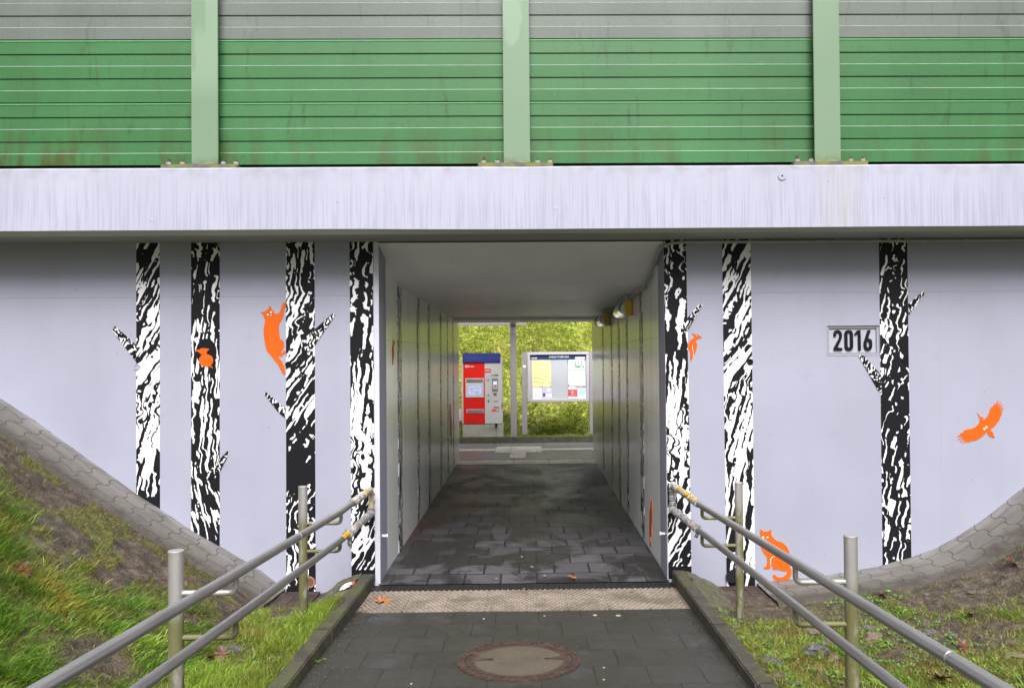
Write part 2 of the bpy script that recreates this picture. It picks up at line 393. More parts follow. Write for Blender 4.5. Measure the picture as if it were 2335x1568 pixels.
M['rockg'] = rock('grey_granite', (.03, .03, .03), (.13, .12, .12)); M['rockp'] = rock('pink_granite', (.07, .045, .035), (.19, .13, .105))
def paver():
    n = NB('interlocking_pavers'); uv = n.new('ShaderNodeUVMap').outputs[0]
    u, v, _ = n.sep(uv)
    zig = n.math('MULTIPLY', n.math('SUBTRACT', n.math('PINGPONG', n.math('ADD', v, .02), .1), .05), .9)
    zig = n.math('MINIMUM', n.math('MAXIMUM', zig, -.018), .018)
    uu = n.math('ADD', u, zig)
    zv = n.math('MULTIPLY', n.math('SUBTRACT', n.math('PINGPONG', u, .115), .057), .55)
    zv = n.math('MINIMUM', n.math('MAXIMUM', zv, -.008), .008)
    b = n.new('ShaderNodeTexBrick'); b.inputs['Scale'].default_value = 1; b.offset = .5
    n.put(b.inputs['Vector'], n.comb(n.math('ADD', v, zv), uu, 0))
    b.inputs['Brick Width'].default_value = .23; b.inputs['Row Height'].default_value = .17
    b.inputs['Mortar Size'].default_value = .0046; b.inputs['Mortar Smooth'].default_value = .2
    b.inputs['Color1'].default_value = (0, 0, 0, 1); b.inputs['Color2'].default_value = (1, 1, 1, 1)
    f = n.noise(n.pos, 6, 5, .6); tone = n.sep(b.outputs['Color'])[0]
    c = n.mix(f, (.075, .068, .058), (.19, .175, .16)); c = n.mix(n.math('MULTIPLY', tone, .25), c, (.16, .155, .15))
    # fresh paint slopped along the wall and soil washed over the outer edge
    pw = n.math('MULTIPLY', n.map(v, .02, .22, 1, 0), n.map(n.noise(n.scale(uv, (2.5, 9, 1)), 1, 4), .38, .66))
    c = n.mix(n.math('MULTIPLY', pw, .6), c, (.33, .32, .35))
    so = n.math('ADD', n.map(v, .2, .62, 0, 1), n.math('MULTIPLY', n.math('SUBTRACT', f, .5), 1.3))
    c = n.mix(n.map(so, .30, .80, 0, .9), c, (.040, .031, .022))
    c = n.mix(n.math('MULTIPLY', b.outputs['Fac'], .9), c, (.03, .028, .02))
    n.bump(n.math('SUBTRACT', n.math('MULTIPLY', n.noise(n.pos, 60, 3), .3), b.outputs['Fac']), .5, .006)
    return n.out(c, .7)
M['paver'] = paver()
M['alu'] = plain('brushed_aluminium', (.58, .57, .66), .35, .3, var=.04)
M['greymetal'] = plain('grey_powder_coat', (.33, .31, .33), .45, .1, var=.06)
M['board'] = plain('grey_board', (.42, .44, .48), .5, var=.03); M['navy'] = plain('navy_band', (.025, .045, .16), .35, var=.1)
M['blue'] = plain('blue_header', (.035, .045, .23), .35, var=.08); M['red'] = plain('red_panel', (.72, .012, .008), .35, var=.04)
M['white'] = plain('white_print', (.85, .85, .85), .5, var=.02); M['lgrey'] = plain('light_grey_steel', (.56, .55, .56), .4, var=.03)
M['mgrey'] = plain('mid_grey_plastic', (.22, .22, .22), .5); M['dgrey'] = plain('dark_grey_print', (.09, .09, .10), .5)
M['paper'] = plain('white_paper', (.82, .82, .83), .6, var=.03); M['yellowpaper'] = plain('yellow_paper', (.80, .72, .36), .6, var=.06, sc=3)
M['lilac'] = plain('lilac_poster', (.52, .50, .74), .5, var=.08, sc=6); M['pink'] = plain('red_poster', (.72, .10, .11), .5, var=.05)
M['teal'] = plain('map_print', (.48, .70, .74), .5, var=.12, sc=25); M['greenprint'] = plain('green_print', (.10, .40, .22), .5)
M['faint'] = plain('faint_lettering', (.09, .11, .34), .4); M['txt'] = plain('grey_text_lines', (.60, .60, .66), .6)
M['brown'] = plain('olive_text_rule', (.30, .26, .10), .6)
M['steelbtn'] = plain('steel_recess', (.38, .36, .37), .25, .6)
M['yellow'] = plain('yellow_end_cap', (.62, .36, .012), .4, var=.1)
M['pipe'] = plain('painted_conduit', (.42, .42, .41), .5, var=.08)
M['clay'] = plain('clay_pipe', (.26, .12, .08), .7, var=.25); M['blackplastic'] = plain('black_plastic', (.012, .012, .016), .15)
M['clay2'] = plain('clay_inside', (.12, .055, .035), .8, var=.4, sc=50)
M['hole'] = plain('pipe_depth', (.02, .013, .01), .9)
M['plate_pale'] = plain('pale_plate', (.47, .48, .58), .5, var=.03); M['recess_shade'] = plain('painted_recess_shade', (.27, .27, .31), .6, var=.05); M['digit'] = plain('anthracite_digits', (.030, .029, .036), .5)
n_ = NB('lcd_screen'); f_ = n_.noise(n_.pos, 14, 3)
M['gum'] = plain('grey_gum', (.22, .21, .20), .7)
M['screen'] = n_.out(n_.mix(n_.map(f_, .4, .6), (.25, .27, .38), (.42, .42, .52)), .15)
n_.put(n_.b.inputs['Emission Color'], (.35, .42, .7)); n_.b.inputs['Emission Strength'].default_value = .25
n_ = NB('small_lit_display'); M['lcd'] = n_.out((.3, .45, .8), .2); n_.put(n_.b.inputs['Emission Color'], (.3, .5, 1)); n_.b.inputs['Emission Strength'].default_value = .8
n_ = NB('clear_glass'); n_.b.inputs['Transmission Weight'].default_value = 1; n_.b.inputs['IOR'].default_value = 1.01
n_.b.inputs['Alpha'].default_value = .12; M['glass'] = n_.out((.9, .95, .92), .02)
n_ = NB('frosted_canopy_glass'); n_.b.inputs['Alpha'].default_value = .28; M['canopy'] = n_.out((.50, .53, .38), .3)
n_ = NB('lamp_cover'); n_.bump(n_.noise(n_.scale(n_.pos, (6, 1, 6)), 2, 2), .3, .02); M['lampcover'] = n_.out((.62, .62, .60), .12, .85)

# overall albedo of each paint and stone (the exposure is set for the shade under the deck)
ALB = dict(wall=.70, beam=.66, soffit=.62, orange=.68, flake=.86, pgreen=.64, pgrey=.62, gstrip=.7, edge=.46, post=.68, path=.70, floor=.72, kerb=.72, mortar=.75,
           ground=.84, paver=.80, blade=1.35, dryblade=1.25, leaf=1.0, tact=.74, farblade=.92, agg=.36, rustiron=.42, steel=1.12, steelA=1.0, film=.8, tape=.85, cream=.8, rockg=.7, rockp=.7,
           plate_pale=.72, white=.8, black=.8, pipe=.75, bolt=.7, boltcap=.45, barkA=.92, barkA1=.92, barkA2=.92, barkB=.92, barkC=.92, barkD=.92, barkD2=.92, barkE=.92, barkS=.84, turf=1.3)
for k_, f_ in ALB.items():
    nt_ = M[k_].node_tree
    for nd in [x for x in nt_.nodes if x.type in ('BSDF_PRINCIPLED', 'BSDF_TRANSLUCENT')]:
        i_ = nd.inputs[0]
        if i_.is_linked:
            src = i_.links[0].from_socket; vm_ = nt_.nodes.new('ShaderNodeVectorMath'); vm_.operation = 'SCALE'; vm_.inputs['Scale'].default_value = f_
            nt_.links.new(src, vm_.inputs[0]); nt_.links.new(vm_.outputs[0], i_)
        else: i_.default_value = tuple(c*f_ for c in i_.default_value[:3])+(1,)

# ------------------------------------------------------------------ mesh helpers
def mesh_obj(name, verts, faces, mats, parent=None, fm=None, smooth=False):
    me = bpy.data.meshes.new(name); me.from_pydata([tuple(v) for v in verts], [], faces)
    for m in (mats if isinstance(mats, (list, tuple)) else [mats]): me.materials.append(m)
    if fm is not None: me.polygons.foreach_set('material_index', fm)
    if smooth: me.polygons.foreach_set('use_smooth', [True]*len(me.polygons))
    me.update(); o = bpy.data.objects.new(name, me); COL.objects.link(o)
    if parent: o.parent = parent
    return o
class MB:
    def __init__(s): s.v = []; s.f = []; s.m = []
    def add(s, v, f, mi=0):
        k = len(s.v); s.v += [Vector(q) for q in v]; s.f += [tuple(i+k for i in q) for q in f]; s.m += [mi]*len(f)
    def box(s, x0, x1, y0, y1, z0, z1, mi=0):
        v = [(x, y, z) for z in (z0, z1) for y in (y0, y1) for x in (x0, x1)]
        s.add(v, [(0, 2, 3, 1), (4, 5, 7, 6), (0, 1, 5, 4), (2, 6, 7, 3), (0, 4, 6, 2), (1, 3, 7, 5)], mi)
    def tube(s, pts, r, n=16, mi=0, caps=True, jit=0, rf=None):
        pts = [Vector(p) for p in pts]; rings = []; up = None
        for i, p in enumerate(pts):
            t = (pts[min(i+1, len(pts)-1)]-pts[max(i-1, 0)]).normalized()
            if up is None: up = Vector((0, 0, 1)) if abs(t.z) < .9 else Vector((1, 0, 0))
            a = t.cross(up).normalized(); b = a.cross(t).normalized(); up = b
            rr = r*(rf(i/(len(pts)-1)) if rf else 1)
            rings.append([p+(a*math.cos(q)+b*math.sin(q))*rr*(1+random.uniform(-jit, jit)) for q in [2*math.pi*k/n for k in range(n)]])
        v = [q for g in rings for q in g]; f = []
        for i in range(len(rings)-1):
            for k in range(n): f.append((i*n+k, i*n+(k+1) % n, (i+1)*n+(k+1) % n, (i+1)*n+k))
        if caps: f += [tuple(range(n-1, -1, -1)), tuple(range((len(rings)-1)*n, len(rings)*n))]
        s.add(v, f, mi)
    def prism(s, poly, y0, y1, mi=0, holes=()):
        """polygon in (x,z), front at y0 (smaller y = nearer), back at y1"""
        loops = [[Vector((p[0], p[1], 0)) for p in poly]]+[[Vector((p[0], p[1], 0)) for p in h] for h in holes]
        tri = geometry.tessellate_polygon(loops); fl = [p for l in loops for p in l]; n = len(fl)
        v = [(p.x, y0, p.y) for p in fl]+[(p.x, y1, p.y) for p in fl]; f = []
        for t in tri:
            a, b, c = [fl[i] for i in t]
            if (b-a).cross(c-a).z < 0: t = (t[0], t[2], t[1])
            f.append(tuple(t)); f.append(tuple(n+i for i in reversed(t)))
        k = 0
        for l in loops:
            m = len(l)
            for i in range(m): f.append((k+i, k+(i+1) % m, n+k+(i+1) % m, n+k+i))
            k += m
        s.add(v, f, mi)
    def build(s, name, mats, parent=None, smooth=False, bevel=0):
        o = mesh_obj(name, s.v, s.f, mats, parent, s.m, False)
        bm = bmesh.new(); bm.from_mesh(o.data); bmesh.ops.recalc_face_normals(bm, faces=bm.faces)
        if bevel:
            es = [e for e in bm.edges if len(e.link_faces) == 2 and e.calc_face_angle(0) > .6]
            bmesh.ops.bevel(bm, geom=es, offset=bevel, segments=2, affect='EDGES', clamp_overlap=True)
        if smooth:
            for fc in bm.faces: fc.smooth = len(fc.verts) <= 4
            for e in bm.edges:
                if len(e.link_faces) == 2 and e.calc_face_angle(0) > .7: e.smooth = False
        bm.to_mesh(o.data); bm.free(); return o
def box(name, x0, x1, y0, y1, z0, z1, mat, parent=None, bevel=0):
    m = MB(); m.box(x0, x1, y0, y1, z0, z1); return m.build(name, mat, parent, bevel=bevel)
def tag(o, label, cat, group=None):
    o['label'] = label; o['category'] = cat
    if group: o['group'] = group
    return o
def struct(o): o['kind'] = 'structure'; return o
def stuff(o, label=None, cat=None):
    o['kind'] = 'stuff'
    if label: o['label'] = label; o['category'] = cat
    return o
def empty(name, label, cat, group=None, loc=(0, 0, 0)):
    o = bpy.data.objects.new(name, None); COL.objects.link(o); o.empty_display_size = .1
    tag(o, label, cat, group); return o
def ellipse(cx, cy, rx, ry, n=20): return [(cx+rx*math.cos(2*math.pi*k/n), cy+ry*math.sin(2*math.pi*k/n)) for k in range(n)]
def smooth_poly(p, it=1):
    for _ in range(it):
        q = []
        for i in range(len(p)):
            a, b = p[i], p[(i+1) % len(p)]
            q += [(a[0]*.8+b[0]*.2, a[1]*.8+b[1]*.2), (a[0]*.2+b[0]*.8, a[1]*.2+b[1]*.8)]
        p = q
    return p
def text_mesh(name, s, size, loc, mat, parent, ext=.0015, sx=1.0, bold=0, align='LEFT'):
    c = bpy.data.curves.new(name, 'FONT'); c.body = s; c.size = size; c.extrude = ext; c.align_x = align; c.offset = bold
    t = bpy.data.objects.new(name, c); COL.objects.link(t)
    bpy.context.view_layer.update()
    me = bpy.data.meshes.new_from_object(t.evaluated_get(bpy.context.evaluated_depsgraph_get()))
    bpy.data.objects.remove(t); me.materials.clear(); me.materials.append(mat)
    me.transform(Matrix.Translation(loc) @ Matrix.Rotation(R(90), 4, 'X') @ Matrix.Diagonal((sx, 1, 1, 1)))
    o = bpy.data.objects.new(name, me); COL.objects.link(o); o.parent = parent
    return o
# numpy value noise
def vnoise(x, y, seed=0):
    x = np.asarray(x, float); y = np.asarray(y, float)
    xi = np.floor(x).astype(np.int64); yi = np.floor(y).astype(np.int64); fx = x-xi; fy = y-yi
    fx = fx*fx*(3-2*fx); fy = fy*fy*(3-2*fy)
    def h(a, b):
        q = (a*374761393+b*668265263+seed*1442695041) & 0xffffffff
        q = ((q ^ (q >> 13))*1274126177) & 0xffffffff
        return ((q ^ (q >> 16)) & 0xffff)/65535.0
    return (h(xi, yi)*(1-fx)+h(xi+1, yi)*fx)*(1-fy)+(h(xi, yi+1)*(1-fx)+h(xi+1, yi+1)*fx)*fy
def fbm(x, y, oct=4, seed=0):
    s = 0; a = .5
    for i in range(oct): s = s+a*vnoise(np.asarray(x)*2**i, np.asarray(y)*2**i, seed+i); a *= .5
    return s/(1-.5**oct)

# ------------------------------------------------------------------ dimensions of the place
YF = 6.655                     # front face of the underpass
XL, XR = -1.222, 1.13          # side walls inside
XLF, XRF = -1.258, 1.155       # edges of the opening on the face
YE = 14.3                      # far end of the tunnel
ZS = 2.81                      # soffit of the beam
ZB = 3.326                     # top of the beam
FZ = .036                      # tunnel floor
def zpath(y):
    if y > 6.64: return .02
    if y > 5.9: return .028-.018*(y-5.9)/.57
    return .028+.045*(5.9-y)
def zkerb(y): return .105+.027*(YF-y)

# ------------------------------------------------------------------ ground
PL = [(-40, 3.2), (-6.75, 3.2), (-6.45, 3.05), (-4.29, 1.542), (-3.909, 1.279), (-3.584, 1.037), (-3.192, .756), (-3.001, .629), (-2.75, .456), (-2.52, .318), (-2.17, .104), (-1.985, -.035), (-1.69, -.05), (-1.36, .04), (-1.2, .04)]
PR = [(1.1, .04), (1.28, .04), (1.45, -.03), (1.848, -.04), (2.478, .03), (2.903, .1), (3.144, .162), (3.352, .232), (3.484, .309), (3.705, .447), (3.819, .525), (4.085, .725), (4.6, 1.2), (5.3, 1.9), (6.6, 3.1), (6.9, 3.2), (40, 3.2)]
PLx, PLz = zip(*PL); PRx, PRz = zip(*PR)
def sstep(a, b, x): t = np.clip((x-a)/(b-a), 0, 1); return t*t*(3-2*t)
def gz(x, y, rough=True):
    x = np.asarray(x, float); y = np.asarray(y, float)
    d = YF-y
    zl = np.interp(x, PLx, PLz); w = sstep(-2.9, -2.0, x)
    zl = zl+w*(.028*d+.075*sstep(.35, 1.1, d))+(1-w)*.02*d
    zr = np.interp(x, PRx, PRz); w = sstep(3.4, 2.4, x)
    zr = zr+w*.030*d-(1-w)*.10*sstep(0, 1.6, d)*sstep(2.8, 3.6, x)
    zk = .105+.027*d
    nearr = sstep(1.55, 1.28, x)*sstep(.9, 1.6, d); zr = zr*(1-nearr)+(zk-.035)*nearr
    nearl = sstep(-1.6, -1.38, x)*sstep(.5, 1.3, d); zl = zl*(1-nearl)+(zk-.03)*nearl
    z = np.where(x < 0, zl, zr)
    if rough:
        a = sstep(.5, .9, d)*.9+.1
        z = z+a*((fbm(x*2.3, y*2.3, 4, 5)-.5)*.08+(fbm(x*9, y*9, 3, 9)-.5)*.06+(fbm(x*24+3, y*24, 2, 15)-.5)*.02)
    return z
def grass_amt(x, y):
    d = YF-y; n = fbm(x*1.7, y*1.7, 4, 21); n2 = fbm(x*6, y*6, 3, 33)
    line = 1.45+.25*np.clip((-x-2.6), -1, 2)*-.35
    L = sstep(line-.3, line+.45, d+(n-.5)*1.6)
    L = np.maximum(L, (.62*sstep(.44, .60, n2)*sstep(.40, .6, d)+.3*sstep(-3.4, -4.0, x)*sstep(.4, .6, d)))
    hole = np.exp(-(((x+2.3)/.22)**2+((y-4.35)/.28)**2)); L = L*(1-.9*hole)
    Rr = sstep(.7, 1.2, d+(n-.5)*1.3)*(.45+.55*sstep(.36, .55, n2))
    brown = np.exp(-(((x-2.6)/.6)**2+((y-5.1)/.35)**2)); Rr = Rr*(1-.95*brown)
    return np.where(x < 0, L, Rr)
def grid(name, xs, ys, mat, zf, attr=None):
    X, Y = np.meshgrid(xs, ys); Z = zf(X, Y); nx = len(xs); ny = len(ys)
    v = np.stack([X.ravel(), Y.ravel(), Z.ravel()], 1)
    i = np.arange(nx*ny).reshape(ny, nx)
    f = np.stack([i[:-1, :-1].ravel(), i[:-1, 1:].ravel(), i[1:, 1:].ravel(), i[1:, :-1].ravel()], 1)
    me = bpy.data.meshes.new(name); me.from_pydata(v.tolist(), [], f.tolist()); me.materials.append(mat)
    me.polygons.foreach_set('use_smooth', [True]*len(me.polygons))
    if attr is not None:
        at = me.attributes.new('grass', 'FLOAT', 'POINT'); at.data.foreach_set('value', attr(X, Y).ravel().astype(np.float32))
    o = bpy.data.objects.new(name, me); COL.objects.link(o); return o
ys = np.concatenate([np.linspace(-30, -2, 12)[:-1], np.linspace(-2, 2, 40)[:-1], np.linspace(2, YF, 300)])
xl = np.concatenate([np.linspace(-40, -7.2, 8)[:-1], np.linspace(-7.2, -4.6, 40)[:-1], np.linspace(-4.6, -1.33, 230)])
xr = np.concatenate([np.linspace(1.24, 4.6, 240)[:-1], np.linspace(4.6, 7.2, 40)[:-1], np.linspace(7.2, 40, 8)])
struct(grid('ground', xl, ys, M['ground'], gz, grass_amt)); struct(grid('ground', xr, ys, M['ground'], gz, grass_amt))
# approach path and tunnel floor
yp = np.concatenate([np.linspace(-30, 5.5, 60)[:-1], np.linspace(5.5, 5.88, 8)])
struct(grid('path', np.linspace(-1.262, 1.17, 30), yp, M['path'], lambda x, y: np.vectorize(zpath)(y)+(fbm(x*1.1, y*1.1, 2, 3)-.5)*.008))
yt = np.linspace(6.63, 13.62, 90)
struct(grid('tunnel_floor', np.linspace(XL-.01, XR+.01, 20), yt, M['floor'], lambda x, y: .02+(FZ-.02)*sstep(6.65, 7.1, y)+(fbm(x*.9, y*.9, 2, 8)-.5)*.006))
struct(box('under_floor', -1.34, 1.25, 5.8, 14.4, -.4, -.02, M['dark']))
struct(box('pavement', -14, 14, 14.29, 16.95, -.2, .03, M['farslab']))

# tactile strips with raised studs
def studs(name, x0, x1, y0, y1, zf, mat, dx, dy, r, hgt, tile=.3, tx=0, bars=False):
    m = MB()
    nrow = max(1, round((y1-y0)/tile)); th = (y1-y0)/nrow
    k0 = math.floor((x0-tx)/tile); xx = [x0]+[tx+tile*k for k in range(k0+1, math.ceil((x1-tx)/tile)) if x0 < tx+tile*k < x1]+[x1]
    for j in range(nrow):
        for a, b in zip(xx[:-1], xx[1:]):
            ya, yb = y0+j*th, y0+(j+1)*th; g = .0035
            za, zb = zf(ya), zf(yb)
            v = [(a+g, ya+g, za), (b-g, ya+g, za), (b-g, yb-g, zb), (a+g, yb-g, zb)]; v += [(p[0], p[1], p[2]-.03) for p in v]
            m.add(v, [(0, 1, 2, 3), (0, 4, 5, 1), (1, 5, 6, 2), (2, 6, 7, 3), (3, 7, 4, 0)])
    ny = int((y1-y0)/dy)
    for j in range(ny):
        y = y0+(j+.5)*dy
        if bars: continue
        nx = int((x1-x0)/dx); o = dx/2 if j % 2 else 0
        for i in range(nx):
            x = x0+dx*.4+i*dx+o
            if x > x1-.012: continue
            z = zf(y)
            lo = [(x+r*math.cos(q), y+r*math.sin(q), z) for q in [k*math.pi/4 for k in range(8)]]
            hi = [(x+r*.68*math.cos(q), y+r*.68*math.sin(q), z+hgt) for q in [k*math.pi/4 for k in range(8)]]
            m.add(lo+hi, [(k, (k+1) % 8, 8+(k+1) % 8, 8+k) for k in range(8)]+[tuple(range(8, 16))])
    if bars:
        x = x0+.02
        while x < x1-.02:
            z = zf(y0); m.add([(x, y0+.01, z), (x+.024, y0+.01, z), (x+.020, y0+.01, z+hgt), (x+.004, y0+.01, z+hgt), (x, y1-.01, z), (x+.024, y1-.01, z), (x+.020, y1-.01, z+hgt), (x+.004, y1-.01, z+hgt)],
                  [(0, 1, 2, 3), (3, 2, 6, 7), (1, 5, 6, 2), (0, 3, 7, 4), (4, 7, 6, 5)]); x += .04
    return m.build(name, mat)
struct(studs('tactile_paving', -1.262, 1.165, 5.885, 6.468, lambda y: zpath(y)+.002, M['tact'], .042, .036, .0145, .0075, tx=-.026))
struct(studs('tactile_paving', XL-.005, XR+.005, 13.63, 14.2, lambda y: FZ+.004, M['tact2'], .05, .05, .015, .005, tx=.04, bars=True))
struct(studs('tactile_paving', -.64, .24, 15.26, 16.24, lambda y: .036, M['tact2'], .05, .05, .015, .006, tx=-.64, tile=.2933, bars=True))
struct(studs('tactile_paving', -.345, -.06, 14.40, 15.25, lambda y: .036, M['tact2'], .05, .05, .015, .006, tx=-.345, tile=.2833, bars=True))
struct(box('road_marking', .25, 9, 15.62, 15.93, .031, .0345, M['tact2'])); struct(box('road_marking', -9, -.65, 15.62, 15.93, .031, .0345, M['tact2']))

# channel drains
def channel(name, x0, x1, y0, y1, z, label, pitch=.0215):
    t = empty(name, label, 'drain'); m = MB()
    m.box(x0, x1, y0, y1, z-.06, z-.022, 1)
    m.box(x0, x1, y0, y0+.018, z-.022, z); m.box(x0, x1, y1-.018, y1, z-.022, z)
    x = x0+.008; k = 0
    while x < x1-.01:
        w = pitch*.55 if k % 12 else pitch*.95
        m.add([(x, y0+.016, z-.002), (x+w, y0+.016, z-.002), (x+w+.004, y1-.016, z-.002), (x+.004, y1-.016, z-.002), (x, y0+.016, z-.02), (x+w, y0+.016, z-.02), (x+w+.004, y1-.016, z-.02), (x+.004, y1-.016, z-.02)],
              [(0, 1, 2, 3), (0, 4, 5, 1), (1, 5, 6, 2), (2, 6, 7, 3), (3, 7, 4, 0)]); x += pitch if k % 12 else pitch*1.4; k += 1
    m.box(x0, x1, (y0+y1)/2-.006, (y0+y1)/2+.006, z-.02, z-.003)
    m.build('grating', [M['iron'], M['dark']], t); return t
channel('channel_drain', -1.262, 1.165, 6.472, 6.625, .014, 'black slotted drain channel across the near mouth of the underpass')
channel('channel_drain', XL-.005, XR+.005, 14.203, 14.286, .036, 'thin black drain line at the far end of the underpass', .05)

# kerbs
def kerb(x0, x1, label, jit):
    m = MB(); ys_ = [-30, -10, 0, 1.2]+[2.2+k*1.0 for k in range(4)]+[YF-.004]
    t = empty('kerb', label, 'kerb')
    for a, b in zip(ys_[:-1], ys_[1:]):
        q = MB(); g = .003
        za, zb = zkerb(a), zkerb(b); dx = random.uniform(-.004, .004)
        v = []
        for y, z in ((a+g, za), (b-g, zb)): v += [(x0+dx, y, -.3), (x1+dx, y, -.3), (x1+dx, y, z), (x0+dx, y, z)]
        q.add(v, [(0, 1, 2, 3), (4, 7, 6, 5), (0, 4, 5, 1), (1, 5, 6, 2), (2, 6, 7, 3), (3, 7, 4, 0)])
        q.build('kerb_stone', M['kerb'], t, bevel=.008)
    return t
kerb(-1.365, -1.262, 'mossy concrete kerb left of the approach path', 0)
kerb(1.165, 1.268, 'mossy concrete kerb right of the approach path', 0)
m = MB(); m.box(-14, 14, 16.95, 17.07, -.2, .155); fk = m.build('kerb', M['fkerb'], bevel=.01); tag(fk, 'dark concrete kerb below the grassy bank beyond the underpass', 'kerb')

# paver strips along the foot of the face walls
def strip(side, x0, x1, w, n):
    xs_ = np.linspace(x0, x1, n); zs_ = gz(xs_, np.full(n, YF), False); s = np.concatenate([[0], np.cumsum(np.hypot(np.diff(xs_), np.diff(zs_)))])
    rows = 14; v = []; uv = []
    for j in range(rows):
        d = w*j/(rows-1); z = gz(xs_, np.full(n, YF-d), False)+.022-.05*(j == rows-1)
        z = z+(fbm(xs_*3, np.full(n, d*3), 2, 4)-.5)*.02
        for i in range(n): v.append((xs_[i], YF-.002-d, z[i])); uv.append((s[i], d))
    f = [(j*n+i, (j+1)*n+i, (j+1)*n+i+1, j*n+i+1) for j in range(rows-1) for i in range(n-1)]
    if side > 0: pass
    o = mesh_obj('paved_strip', v, f, M['paver'], smooth=True)
    ul = o.data.uv_layers.new(name='UVMap')
    for l in o.data.loops: ul.data[l.index].uv = uv[l.vertex_index]
    return struct(o)
strip(-1, -6.7, -1.99, .58, 160); strip(1, 1.86, 6.7, .62, 160)

# ------------------------------------------------------------------ the underpass
bridge = empty('underpass', 'white painted concrete railway underpass with a mural of birch trunks', 'underpass')
WEND = 14
lw = MB(); lw.box(-WEND, XLF, YF, YF+.35, -.5, ZS+.02); lw.box(XLF+.0, XL, YF+.020, YF+.35, -.5, ZS+.02)
lw.add([(XLF, YF-.001, -.5), (XL+.0005, YF+.018, -.5), (XL+.0005, YF+.018, ZS+.02), (XLF, YF-.001, ZS+.02)], [(0, 1, 2, 3)], 1)
left_wall = lw.build('front_wall', [M['wall'], M['arris']], bridge); left_wall['label'] = 'front wall left of the opening with four painted trunks'
# right wall with the recessed year plaque
CP = lambda x0, y0, s: (lambda x, y: ((x0+x*s)/1.5225, (y0+y*s)/1.5225))
def wp(cr, pts, Y=YF): return [(lambda w: (w.x, w.z))(atY(*cr(x, y), Y)) for x, y in pts]
c2016 = CP(2860, 1110, .16579)
(p0, p1) = wp(c2016, [(84, 735), (1165, 118)]); (q0, q1) = wp(c2016, [(122, 690), (1110, 165)])
HX0, HX1, HZ0, HZ1 = p0[0], p1[0], p0[1], p1[1]; IX0, IX1, IZ0, IZ1 = q0[0], q1[0], q0[1], q1[1]
m = MB(); X0, X1, Z0, Z1 = XRF, WEND, -.5, ZS+.02
def quad(m, x0, x1, z0, z1, y): m.add([(x0, y, z0), (x1, y, z0), (x1, y, z1), (x0, y, z1)], [(0, 1, 2, 3)])
quad(m, X0, HX0, Z0, Z1, YF); quad(m, HX1, X1, Z0, Z1, YF); quad(m, HX0, HX1, Z0, HZ0, YF); quad(m, HX0, HX1, HZ1, Z1, YF)
def frame_in(m, a, b, y0, y1):
    (x0, x1, z0, z1) = a
    m.add([(x0, y0, z0), (x1, y0, z0), (x1, y0, z1), (x0, y0, z1), (x0, y1, z0), (x1, y1, z0), (x1, y1, z1), (x0, y1, z1)], [(0, 1, 5, 4), (1, 2, 6, 5), (2, 3, 7, 6), (3, 0, 4, 7)])
D1, D2 = YF+.010, YF+.022
frame_in(m, (HX0, HX1, HZ0, HZ1), 0, YF, D1)
quad(m, HX0, IX0, HZ0, HZ1, D1); quad(m, IX1, HX1, HZ0, HZ1, D1); quad(m, IX0, IX1, HZ0, IZ0, D1); quad(m, IX0, IX1, IZ1, HZ1, D1)
frame_in(m, (IX0, IX1, IZ0, IZ1), 0, D1, D2); quad(m, IX0, IX1, IZ0, IZ1, D2)
quad(m, X0, X1, Z0, Z1, YF+.35)
m.add([(XRF, YF-.001, -.5), (XR-.0005, YF+.018, -.5), (XR-.0005, YF+.018, ZS+.02), (XRF, YF-.001, ZS+.02)], [(1, 0, 3, 2)], 1)
m.add([(XR, YF+.018, -.5), (XR, YF+.35, -.5), (XR, YF+.35, ZS+.02), (XR, YF+.018, ZS+.02)], [(1, 0, 3, 2)])
right_wall = mesh_obj('front_wall', m.v, m.f, [M['wall'], M['arris']], bridge, m.m); right_wall['label'] = 'front wall right of the opening with three painted trunks and a year plaque'
digs = {'2': ([(218, 348), (216, 290), (230, 245), (262, 218), (300, 212), (345, 222), (378, 252), (392, 295), (390, 370), (370, 425), (298, 577), (398, 588), (400, 640), (218, 642), (220, 595), (322, 405), (338, 355), (338, 300), (325, 275), (300, 265), (280, 278), (271, 300), (271, 348)], []),
        '0': ([(445, 290), (458, 250), (490, 220), (535, 212), (580, 220), (610, 248), (622, 290), (628, 560), (615, 605), (585, 635), (540, 647), (495, 638), (462, 610), (448, 565)], [[(506, 300), (520, 272), (545, 268), (560, 290), (564, 560), (550, 577), (528, 579), (512, 560)]]),
        '1': ([(653, 302), (720, 215), (782, 213), (790, 640), (734, 640), (726, 290), (662, 328)], []),
        '6': ([(932, 213), (995, 213), (940, 390), (985, 393), (1018, 425), (1028, 490), (1024, 570), (1005, 615), (970, 640), (935, 646), (892, 634), (862, 600), (849, 550), (848, 485), (866, 428)], [[(910, 470), (922, 450), (950, 450), (964, 475), (968, 550), (955, 576), (930, 580), (912, 560)]])}
for k, (po, ho) in digs.items():
    m = MB(); m.prism(wp(c2016, po), D2-.014, D2+.001, 0, [wp(c2016, h) for h in ho]); o = m.build('digit', M['black'], right_wall, bevel=.0015); o['label'] = 'raised anthracite figure %s of the year 2016' % k
m = MB(); m.box(IX0+.001, IX1-.001, D2-.0015, D2+.002, IZ0+.001, IZ1-.001); m.build('year_plate', M['plate_pale'], right_wall)
m = MB(); e = .006
